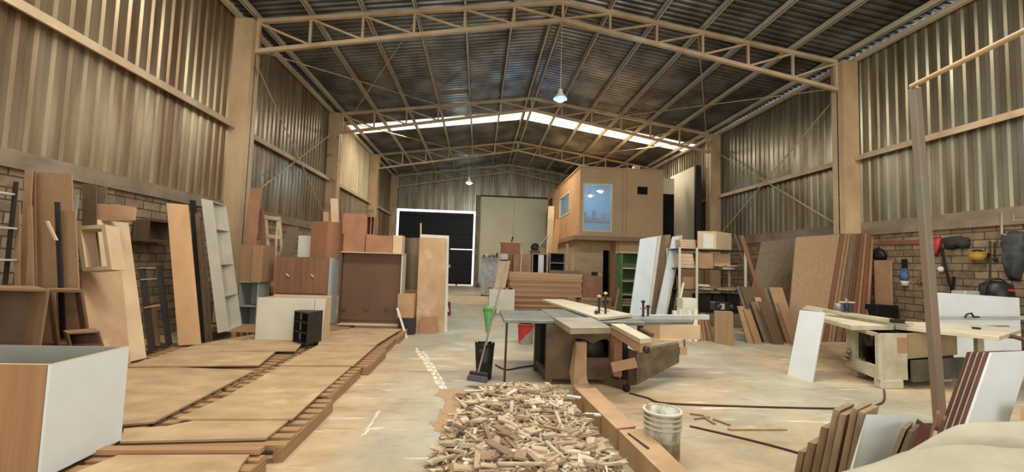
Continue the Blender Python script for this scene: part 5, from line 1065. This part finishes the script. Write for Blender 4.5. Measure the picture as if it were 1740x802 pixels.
# long fence bar on the right
fa, fb = at(1594, 545, y=6.9), at(1750, 545, y=6.9); q_(MB().bar(fa+Z*0.05, fb+Z*0.05, 0.05, 0.065), 'fence_bar', bright_steel, bevel=0.004)
fa2, fb2 = at(1598, 554, y=6.6), at(1712, 554, y=6.6); q_(MB().bar(fa2, fb2, 0.05, 0.02), 'fence_rail', cast)
hx_ = at(1640, 540, y=6.85); q_(MB().tube([hx_+V((0, 0, 0)), hx_+V((0.03, 0, 0.06)), hx_+V((0.12, 0, 0.08)), hx_+V((0.16, 0, 0.02)), hx_+V((0.26, 0, 0.02))], 0.014, 8), 'fence_handle', plastic_black)
q_(MB().bar(at(1659, 572, y=6.0), at(1659, 556, y=6.0), 0.07, 0.07), 'fence_clamp', dark_steel); q_(MB().box(at(1662, 600, y=6.35), at(1672, 575, y=6.35)+V((0, 0.06, 0))), 'table_leg', cream_m)
q_(MB().tube([at(1700, 570, y=5.7), at(1722, 572, y=5.6), at(1745, 578, y=5.4)], 0.03, 8), 'hose_end', brown_dark)
# spray can, router and clutter on the table
p = at(1423, 527, z=TZ+0.001)+V((0.1, 0.1, 0)); r = root('spray_can', p, 'Blue and white can standing on the cream saw table', 'can')
MB().lathe(p, [(0.001, 0), (0.05, 0), (0.055, 0.10), (0.05, 0.13), (0.001, 0.14)], 16).build('body', mat('blue_grey_can', rgb(130, 136, 168), rgb(196, 196, 204), 0.4, scale=(18, 18, 18)), r)
p = at(1447, 535, z=TZ+0.071)+V((0, 0.1, 0)); p.z = 0.96; r = root('router_tool', p, 'Blue hand router with a wooden cross handle on the cream saw table', 'router')
MB().lathe(p, [(0.001, 0), (0.075, 0), (0.075, 0.012), (0.03, 0.02), (0.045, 0.04), (0.048, 0.14), (0.03, 0.16), (0.001, 0.16)], 18).build('motor', mat('navy_plastic', rgb(40, 50, 96), rgb(30, 36, 74), 0.4), r)
MB().tube([p+V((-0.13, 0, 0.165)), p+V((0.15, 0, 0.165))], 0.014, 8).build('cross_handle', mdf_pale, r); MB().lathe(p+Z*0.165, [(0.02, 0), (0.02, 0.05), (0.001, 0.08)], 10).build('collet', cast, r)
# white panel propped on the saw
A, B_ = at(1338, 637, z=0), at(1380, 650, z=0); t_ = at(1359, 527, y=A.y+0.18)
quad_board('white_door_board', A, B_, t_, 0.018, white_lam, 'White narrow panel propped against the left end of the cream saw', 'panel', tr=at(1401, 531, y=B_.y+0.22))

# ------------------------------------------------------------------ slanting post frame
rust = mat('rusty_post_paint', rgb(140, 104, 80), rgb(120, 116, 102), 0.55, scale=(9, 9, 1.2), detail=6, dust=rgb(150, 146, 126), dust_amt=0.1)
p0 = V((4.97, 4.36, 0)); p1 = at(1554, 150, y=4.45)
r = root('steel_post', p0, 'Slanting rusty steel post with a horizontal pipe running off to the right', 'post')
MB().bar(p0, p1, 0.09, 0.09, up=(0, 1, 0)).build('post', rust, r, bevel=0.012)
q = at(1760, 43, z=p1.z+0.02); MB().tube([p1+V((-0.04, 0, 0.02)), q], 0.026, 10).build('pipe', steel_tan, r)
MB().box((p0.x-0.12, p0.y-0.12, 0), (p0.x+0.12, p0.y+0.12, 0.012)).build('base_plate', dark_steel, r)

# ------------------------------------------------------------------ foreground stacks
def fg_board(name, tl, wpx, tr_face, slope, y, m, lab, grp, D, zb_=0.0):
    """board seen from its narrow edge: tl top left of the edge, wpx its width, slope px shift per px down"""
    T0 = at(tl[0], tl[1], y=y); T1 = at(tl[0]+wpx, tl[1]+wpx*0.25, y=y-0.015); B0 = at(tl[0]-slope*100, tl[1]+100, y=y-0.05)
    dn = (B0-T0); B0 = T0+dn*((zb_-T0.z)/dn.z)
    return one(name, MB().para(B0, T1-T0, V(D), T0-B0), m, lab, 'board', grp)
raw = mat('raw_board_edge', rgb(160, 132, 98), rgb(138, 110, 78), 0.8, scale=(30, 30, 2))
G4 = 'foreground boards leaning in a stepped row'
st = [((1357, 766), 10, 2.50), ((1373, 751), 13, 2.46), ((1395, 725), 12, 2.42), ((1416, 695), 11, 2.38), ((1427, 703), 11, 2.34), ((1447, 693), 11, 2.30), ((1459, 699), 11, 2.26)]
wd = ['Lowest and leftmost', 'Second lowest', 'Third from the left', 'Tall fourth', 'Fifth, just shorter', 'Tallest, sixth', 'Seventh, against the white face,']
for (tl, w, y), l_ in zip(st, wd): fg_board('stacked_board', tl, w, None, 0.21, y, raw, l_+' board of the stepped brown row in the right foreground', G4, (0.20, 0.12, 0))
T0 = at(1472, 704, y=2.20); T1 = at(1556, 706, y=2.30); B0 = at(1451, 788, y=2.15); B0 = T0+(B0-T0)*(-T0.z/(B0.z-T0.z)); B1 = at(1517, 776, y=2.24); B1 = T1+(B1-T1)*(-T1.z/(B1.z-T1.z))
quad_board('white_faced_board', B0, B1, T0, 0.03, white_lam, 'White-faced board closing the stepped row in the right foreground', 'board', G4, tr=T1)
for tl, w, y, m, l_ in (((1532, 727), 8, 2.12, walnut_grey, 'Left grey-brown short board'), ((1543, 732), 8, 2.10, brown_dark, 'Right grey-brown short board')):
    fg_board('short_board', tl, w, None, 0.40, y, m, l_+' beside the white-faced board', 'short boards by the tarpaulin', (0.15, 0.1, 0))
maroon = mat('maroon_edge', rgb(104, 56, 40), rgb(84, 42, 30), 0.6)
A = at(1559, 713, y=2.55); B_ = at(1582, 728, y=2.45)
mb = MB().poly([V((A.x-0.45*A.z, A.y-.05, 0)), V((B_.x-0.35*B_.z, B_.y-.05, 0)), B_, A], (0.03, 0.04, 0)); one('maroon_board', mb, maroon, 'Dark maroon board between white-faced board and slanting post', 'board')
for tl, l_ in (((1590, 703), 'Left'), ((1601, 712), 'Right')): fg_board('maroon_strip', tl, 6, None, 0.33, 2.9, red_brown, l_+' thin reddish strip just left of the slanting post foot', 'reddish strips by the post', (0.1, 0.08, 0))
G5 = 'white boards with maroon edges'
for i in range(4):
    u = 1643+i*10.5; y = 3.45-i*0.045
    T0 = at(u, 598, y=y); B0 = at(u-37, 703, y=y-0.1); B0 = T0+(B0-T0)*(-T0.z/(B0.z-T0.z)); th = at(u+9.5, 599, y=y-0.02)-T0
    D = V((0.50, 0.10, 0)); r = root('maroon_edged_board', B0, '%s white board with a maroon edge in the stack right of the post' % ['Rearmost', 'Second', 'Third', 'Front'][i], 'board', G5)
    e = 0.012; up_ = T0-B0
    MB().para(B0, th*0.72, D, up_).build('board_core', maroon, r); MB().para(B0+th*0.73, th*0.24, D, up_).build('white_face', white_warm if i < 3 else white_lam, r)
    if i == 3: 
        f0 = B0+th; MB().para(f0, V((0.004, -0.004, 0)), D, up_).build('front_laminate', white_lam, r)
one('brown_leaning_board', MB().para((3.95, 2.90, 0), (0.5, 0.0, 0), (0, 0.03, 0), (0.30, 0.2, 0.62)), mdf, 'Tan board corner at the right edge below the maroon-edged stack', 'board')

# tarpaulin over a heap at the lower right
tarp = mat('beige_tarpaulin', rgb(178, 170, 146), rgb(160, 148, 122), 0.8, scale=(4, 4, 4), bump=0.15)
nx, ny = 90, 60; vs = []
def curve(px, y):
    P_ = [at(u, v, y=y) for u, v in px]
    def f(x):
        if x <= P_[0].x: return max(0.02, P_[0].z-(P_[0].x-x)*1.5)
        for a, b in zip(P_, P_[1:]):
            if a.x <= x <= b.x:
                t = (x-a.x)/(b.x-a.x); return a.z+(b.z-a.z)*t
        return P_[-1].z
    return f
back = curve([(1330, 850), (1380, 822), (1430, 803), (1500, 782), (1530, 768), (1560, 752), (1590, 737), (1620, 722), (1650, 716), (1690, 714), (1760, 713), (2000, 715)], 1.95)
front = curve([(1330, 845), (1400, 815), (1450, 800), (1500, 786), (1540, 773), (1570, 764), (1600, 758), (1640, 756), (1690, 757), (1740, 763), (1900, 775)], 1.62)
def sm(t): t = max(0, min(1, t)); return t*t*(3-2*t)
for j in range(ny+1):
    y = 0.95+1.10*j/ny
    for i in range(nx+1):
        x = 0.75+2.9*i/nx; fz, bz = front(x*1.0), back(x)
        dip = min(fz, bz)-0.13*sm((x-1.5)/0.4)
        if y < 1.62: z = fz-0.30*((1.62-y)/0.67)**1.4-0.02*sm((1.62-y)/0.1)+0.03*math.sin(x*7+y*9)*sm((1.6-y)/.15)
        elif y < 1.74: z = fz+(dip-fz)*sm((y-1.62)/0.12)
        elif y < 1.95: z = dip+(bz-dip)*sm((y-1.74)/0.21)
        else: z = bz*(1-sm((y-1.95)/0.10))
        z += 0.010*noise.noise(V((x*5, y*5, 0)))+0.014*noise.noise(V((x*2.2+3, y*2.2, 1)))
        z += 0.02*math.exp(-((y-1.86+0.12*(x-2.4))/0.018)**2)*sm((x-2.15)/0.2)*(y < 1.94)
        vs.append((x, y, max(z, 0.0)))
fs = [(j*(nx+1)+i, j*(nx+1)+i+1, (j+1)*(nx+1)+i+1, (j+1)*(nx+1)+i) for j in range(ny) for i in range(nx)]
o = MB(); o.add(vs, fs, True); o = one('tarpaulin', o, tarp, 'Beige tarpaulin draped over a heap in the lower right corner', 'tarpaulin')
sd = o.modifiers.new('thickness', 'SOLIDIFY'); sd.thickness = 0.006

# ------------------------------------------------------------------ duct boxes, bucket and cables on the floor
def duct(pts, z, label):
    P_ = [at(u, v, z=z) for u, v in pts]; r = root('duct_box', (P_[0]+P_[2])/2*V((1, 1, 0)) if False else V(((P_[0].x+P_[2].x)/2, (P_[0].y+P_[2].y)/2, 0)), label, 'duct', 'tan duct boxes on the floor')
    MB().poly([V((p.x, p.y, 0.0)) for p in P_], Z*(z-0.02)).build('body', mdf, r)
    c = sum(P_, V((0, 0, 0)))/4; MB().poly([c+(p-c)*1.02-Z*0.0195 for p in P_], Z*0.018).build('lid', mdf, r); return r
duct([(1047, 727), (1079, 723), (1012, 659), (980, 661)], 0.19, 'Shorter tan duct box on the floor, leading from the table saw')
d2 = duct([(1168, 845), (1214, 845), (1094, 728), (1052, 731)], 0.20, 'Long tan duct box in the foreground between scrap heap and white pail')
P_ = [at(u, v, z=0.201) for u, v in ((1066, 737), (1068, 736), (1104, 762), (1100, 763))]; MB().poly(P_, Z*0.004).build('slot', dark_char, d2)
one('duct_mouth', MB().poly([at(u, v, z=0.17) for u, v in ((979, 662), (1008, 657), (1000, 651), (974, 653))], Z*-0.16), mdf, 'Slanting tan end piece where the duct box meets the table saw', 'duct')
p = at(1134, 792, z=0)+V((0.02, 0.15, 0)); r = root('white_pail', p, 'Dirty white plastic pail with a ribbed rim beside the long duct box', 'pail')
pail_m = mat('dirty_white_plastic', rgb(202, 198, 184), rgb(150, 136, 108), 0.45, scale=(10, 10, 5), detail=8, contrast=(0.38, 0.55))
hh = 0.40; MB().lathe(p, [(0.001, 0.0), (0.130, 0.0), (0.150, hh*0.62), (0.150, hh), (0.143, hh), (0.143, 0.02), (0.001, 0.02)], 32).build('body', pail_m, r)
rb = MB()
for z in (0.66, 0.76, 0.86): rb.lathe(p+Z*hh*z, [(0.151, 0), (0.162, 0.003), (0.162, 0.012), (0.151, 0.015)], 32)
rb.lathe(p+Z*hh, [(0.142, -0.015), (0.165, -0.015), (0.167, 0.0), (0.160, 0.006), (0.142, 0.004)], 32); rb.build('rim', white_warm, r)
MB().lathe(p+Z*hh*0.72, [(0.001, 0.02), (0.06, 0.03), (0.142, 0.0)], 20).build('dark_contents', brown_dark, r)
MB().tube([p+V((-0.11, 0.02, hh*.75)), p+V((-0.13, 0.02, hh+0.08))], 0.006, 6).build('stirring_stick', mdf_pale, r)
cab = mat('brown_cable', rgb(84, 60, 40), rgb(66, 46, 32), 0.6)
def cable(pts, r_, label, m=cab):
    P_ = [at(u, v, z=r_) for u, v in pts]; Q_ = []
    for i in range(len(P_)-1):
        p0, p1, p2, p3 = P_[max(i-1, 0)], P_[i], P_[i+1], P_[min(i+2, len(P_)-1)]
        for k in range(5):
            t = k/5; Q_.append(0.5*((2*p1)+(p2-p0)*t+(2*p0-5*p1+4*p2-p3)*t*t+(3*p1-p0-3*p2+p3)*t**3))
    Q_.append(P_[-1]); one('power_cable', MB().tube(Q_, r_, 6), m, label, 'cable')
cable([(1070, 668), (1100, 676), (1130, 685), (1250, 690), (1415, 694), (1470, 692), (1497, 685), (1503, 675), (1502, 662)], 0.011, 'Dark cable running across the floor from the table saw to the cream saw')
cable([(842, 620), (860, 628), (885, 624), (913, 620)], 0.012, 'Short dark cable on the floor between black bin and table saw')
cable([(1172, 724), (1230, 737), (1300, 754), (1362, 771)], 0.010, 'Dark cable on the floor right of the white pail')
for i, (a_, b2, w) in enumerate((((1172, 703), (1196, 706), .02), ((1196, 708), (1214, 720), .03), ((1212, 712), (1240, 722), .03), ((1238, 729), (1335, 729), .045), ((1180, 712), (1205, 709), .015))):
    one('floor_offcut', MB().bar(at(*a_, z=.01), at(*b2, z=.01), w, 0.016), raw if i != 3 else mdf, ['Tiny strip nearest the white pail', 'Short splinter right of the white pail', 'Broken strip pointing right of the white pail', 'Long thin strip lying alone right of the white pail', 'Small twig-like strip beside the white pail rim'][i], 'offcut', 'loose strips on the floor')

# ------------------------------------------------------------------ heap of offcuts
random.seed(21)
def inheap(x, y):
    """height of the heap, 0 outside"""
    xl = -0.20+0.10*math.sin(y*3); xr = 1.12+0.02*math.sin(y*5) if y < 5.0 else 1.12-(y-5.0)*0.35
    fx = min((x-xl)/0.35, (xr-x)/0.22, 1); fy = min((5.55-0.35*max(0, 0.5-x)-y)/0.5, 1)
    return max(0, min(fx, 1))**0.7*max(0, min(fy, 1))**0.7*0.22 if fx > 0 and fy > 0 else -0.05
saw_d = mat('reddish_sawdust', rgb(186, 150, 108), rgb(160, 122, 84), 0.95, scale=(30, 30, 30), bump=0.5)
vs = []; nx, ny = 60, 90
for j in range(ny+1):
    for i in range(nx+1):
        x = -0.75+2.1*i/nx; y = 2.6+3.3*j/ny; hgt = inheap(x, y)
        ed = noise.noise(V((x*2.3, y*2.3, 5)))*0.30+noise.noise(V((x*22, y*22, 2)))*0.10; e = min(1, max(0, min((x+0.45+ed)/0.3, (5.65-y+ed)/0.3, (1.2-x)/.1)))
        vs.append((x, y, max(0.0, hgt*0.75+0.012*noise.noise(V((x*7, y*7, 0))))+0.008*e if e > 0 else 0.0))
fs = [(j*(nx+1)+i, j*(nx+1)+i+1, (j+1)*(nx+1)+i+1, (j+1)*(nx+1)+i) for j in range(ny) for i in range(nx)]
fs = [f for f in fs if any(vs[k][2] > 0.004 for k in f)]
o = MB(); o.add(vs, fs, True); tag(o.build('sawdust_heap', saw_d), 'Reddish sawdust heaped under and round the wood offcuts', 'sawdust', kind='stuff')
sc_m = [mat('scrap_tone_%d' % i, rgb(*c), rgb(*[int(v*.86) for v in c]), 0.8, scale=(14, 14, 14)) for i, c in enumerate(((204, 178, 142), (192, 162, 124), (168, 136, 102), (220, 198, 164), (194, 172, 142), (146, 114, 84)))]
kinds = []
def scrapmesh(L_, W_, T_, m): 
    mb = MB(); k = random.uniform(-.15, .15)*W_
    mb.poly([V((-L_/2, -W_/2, 0)), V((L_/2+k, -W_/2, 0)), V((L_/2-k, W_/2, 0)), V((-L_/2, W_/2, 0))], Z*T_); return mb
def place_scrap(o, x, y, lift, flat_=1.0):
    hgt = max(0, inheap(x, y))*0.75
    o.location = (x, y, hgt+lift); o.rotation_euler = (random.gauss(0, .16)*flat_, random.gauss(0, .16)*flat_, random.uniform(0, math.pi))
GH = 'offcuts in the heap'
LH = 'Small tan wood offcut in the big heap before the table saw'
protos = []
SHW = ['Long slim', 'Very long thin', 'Broad short', 'Stubby wide', 'Slim flat', 'Thick blocky', 'Longest stick-like', 'Nearly square flat', 'Long broad', 'Tiny chunky']
TNW = ['pale tan', 'tan', 'dusty brown', 'light cream', 'greyish tan', 'dark brown']
random.seed(5)
shapes = [(a*1.2, b*1.15, c_) for a, b, c_ in [(.26, .03, .016), (.34, .022, .016), (.16, .05, .018), (.12, .07, .018), (.20, .035, .012), (.10, .05, .03), (.42, .025, .018), (.14, .10, .012), (.24, .06, .016), (.09, .03, .02)]]
for sh in shapes:
    for mi in random.sample(range(6), 3): protos.append((sh, mi))
made = []
cnt = 0
while cnt < 288:
    x, y = random.uniform(-0.30, 1.10), 3.1+2.4*random.random()**1.15
    if inheap(x, y) <= 0.01: continue
    if cnt < len(protos):
        (L_, W_, T_), mi = protos[cnt]; o = scrapmesh(L_, W_, T_, None).build('wood_offcut', sc_m[mi]); tag(o, LH, 'offcut', GH); made.append(o)
        o['look'] = SHW[shapes.index((L_, W_, T_))]+' '+TNW[mi]
    else:
        o = random.choice(made).copy(); COL.objects.link(o)
    place_scrap(o, x, y, random.uniform(0.0, 0.05))
    zx = 'left' if x < 0.22 else ('middle' if x < 0.68 else 'right'); zy = 'near' if y < 3.85 else ('central' if y < 4.6 else 'far')
    o['label'] = '%s offcut lying in the %s %s of the scrap heap' % (o['look'], zy, zx)
    cnt += 1
# the finer scraps between them
fine = MB(); random.seed(9); n = 0
while n < 1500:
    x, y = random.uniform(-0.32, 1.12), random.uniform(3.0, 5.55)
    if inheap(x, y) <= 0.004: continue
    L_, W_, T_ = random.choice([(.10, .018, .01), (.16, .016, .012), (.07, .03, .012), (.05, .03, .016), (.20, .014, .01)]); L_ *= random.uniform(.7, 1.3)
    Mx = Matrix.Rotation(random.uniform(0, math.pi), 3, 'Z') @ Matrix.Rotation(random.gauss(0, .22), 3, 'Y') @ Matrix.Rotation(random.gauss(0, .22), 3, 'X')
    c = V((x, y, max(0, inheap(x, y))*0.75+random.uniform(0.0, 0.03))); fine.mi = random.randrange(6)
    fine.para(c-Mx @ V((L_/2, W_/2, 0)), Mx @ V((L_, 0, 0)), Mx @ V((0, W_, 0)), Mx @ V((0, 0, T_))); n += 1
tag(fine.build('fine_scraps', sc_m), 'Fine chips and splinters filling the heap of offcuts', 'wood scraps', kind='stuff')
for i, (u, v, L_, W_, a, lab) in enumerate(((975, 675, .16, .05, -.5, 'White offcut near the top of the heap, by the duct mouth'), (1015, 706, .22, .05, -.2, 'Whitish-grey offcut at the right of the heap'), (772, 716, .14, .03, .1, 'White-edged sliver lying off the left side of the heap'))):
    p = at(u, v, z=0.16 if i < 2 else 0.02); o = MB().obox(0, 0, 0, L_, W_, 0.014, a).build('white_offcut', white_lam); tag(o, lab, 'offcut'); o.location = p
# scuffed paint marks on the aisle floor
wm = mat('chalky_floor_mark', rgb(226, 220, 200), rgb(200, 186, 156), 0.8, scale=(8, 8, 8)); mk = MB()
for pts in ([(703, 592), (712, 591), (760, 662), (746, 664)], [(716, 598), (722, 596), (770, 672), (762, 674)], [(640, 700), (648, 697), (624, 738), (612, 742)], [(612, 728), (668, 724), (668, 727), (614, 732)], [(746, 664), (758, 662), (775, 684), (764, 690)]):
    P_ = [at(u, v, z=0.0) for u, v in pts]
    for k in range(12):
        f0, f1 = k/12, (k+.75)/12; a, b, c_, d_ = P_[0].lerp(P_[3], f0), P_[1].lerp(P_[2], f0), P_[1].lerp(P_[2], f1), P_[0].lerp(P_[3], f1)
        j0, j1 = random.uniform(0, .35), random.uniform(.65, 1)
        mk.poly([a.lerp(b, j0), a.lerp(b, j1), d_.lerp(c_, j1), d_.lerp(c_, j0)], Z*0.0015)
tag(mk.build('floor_paint_marks', wm), 'Worn whitish paint marks on the concrete of the clear aisle', 'paint marks', kind='stuff')
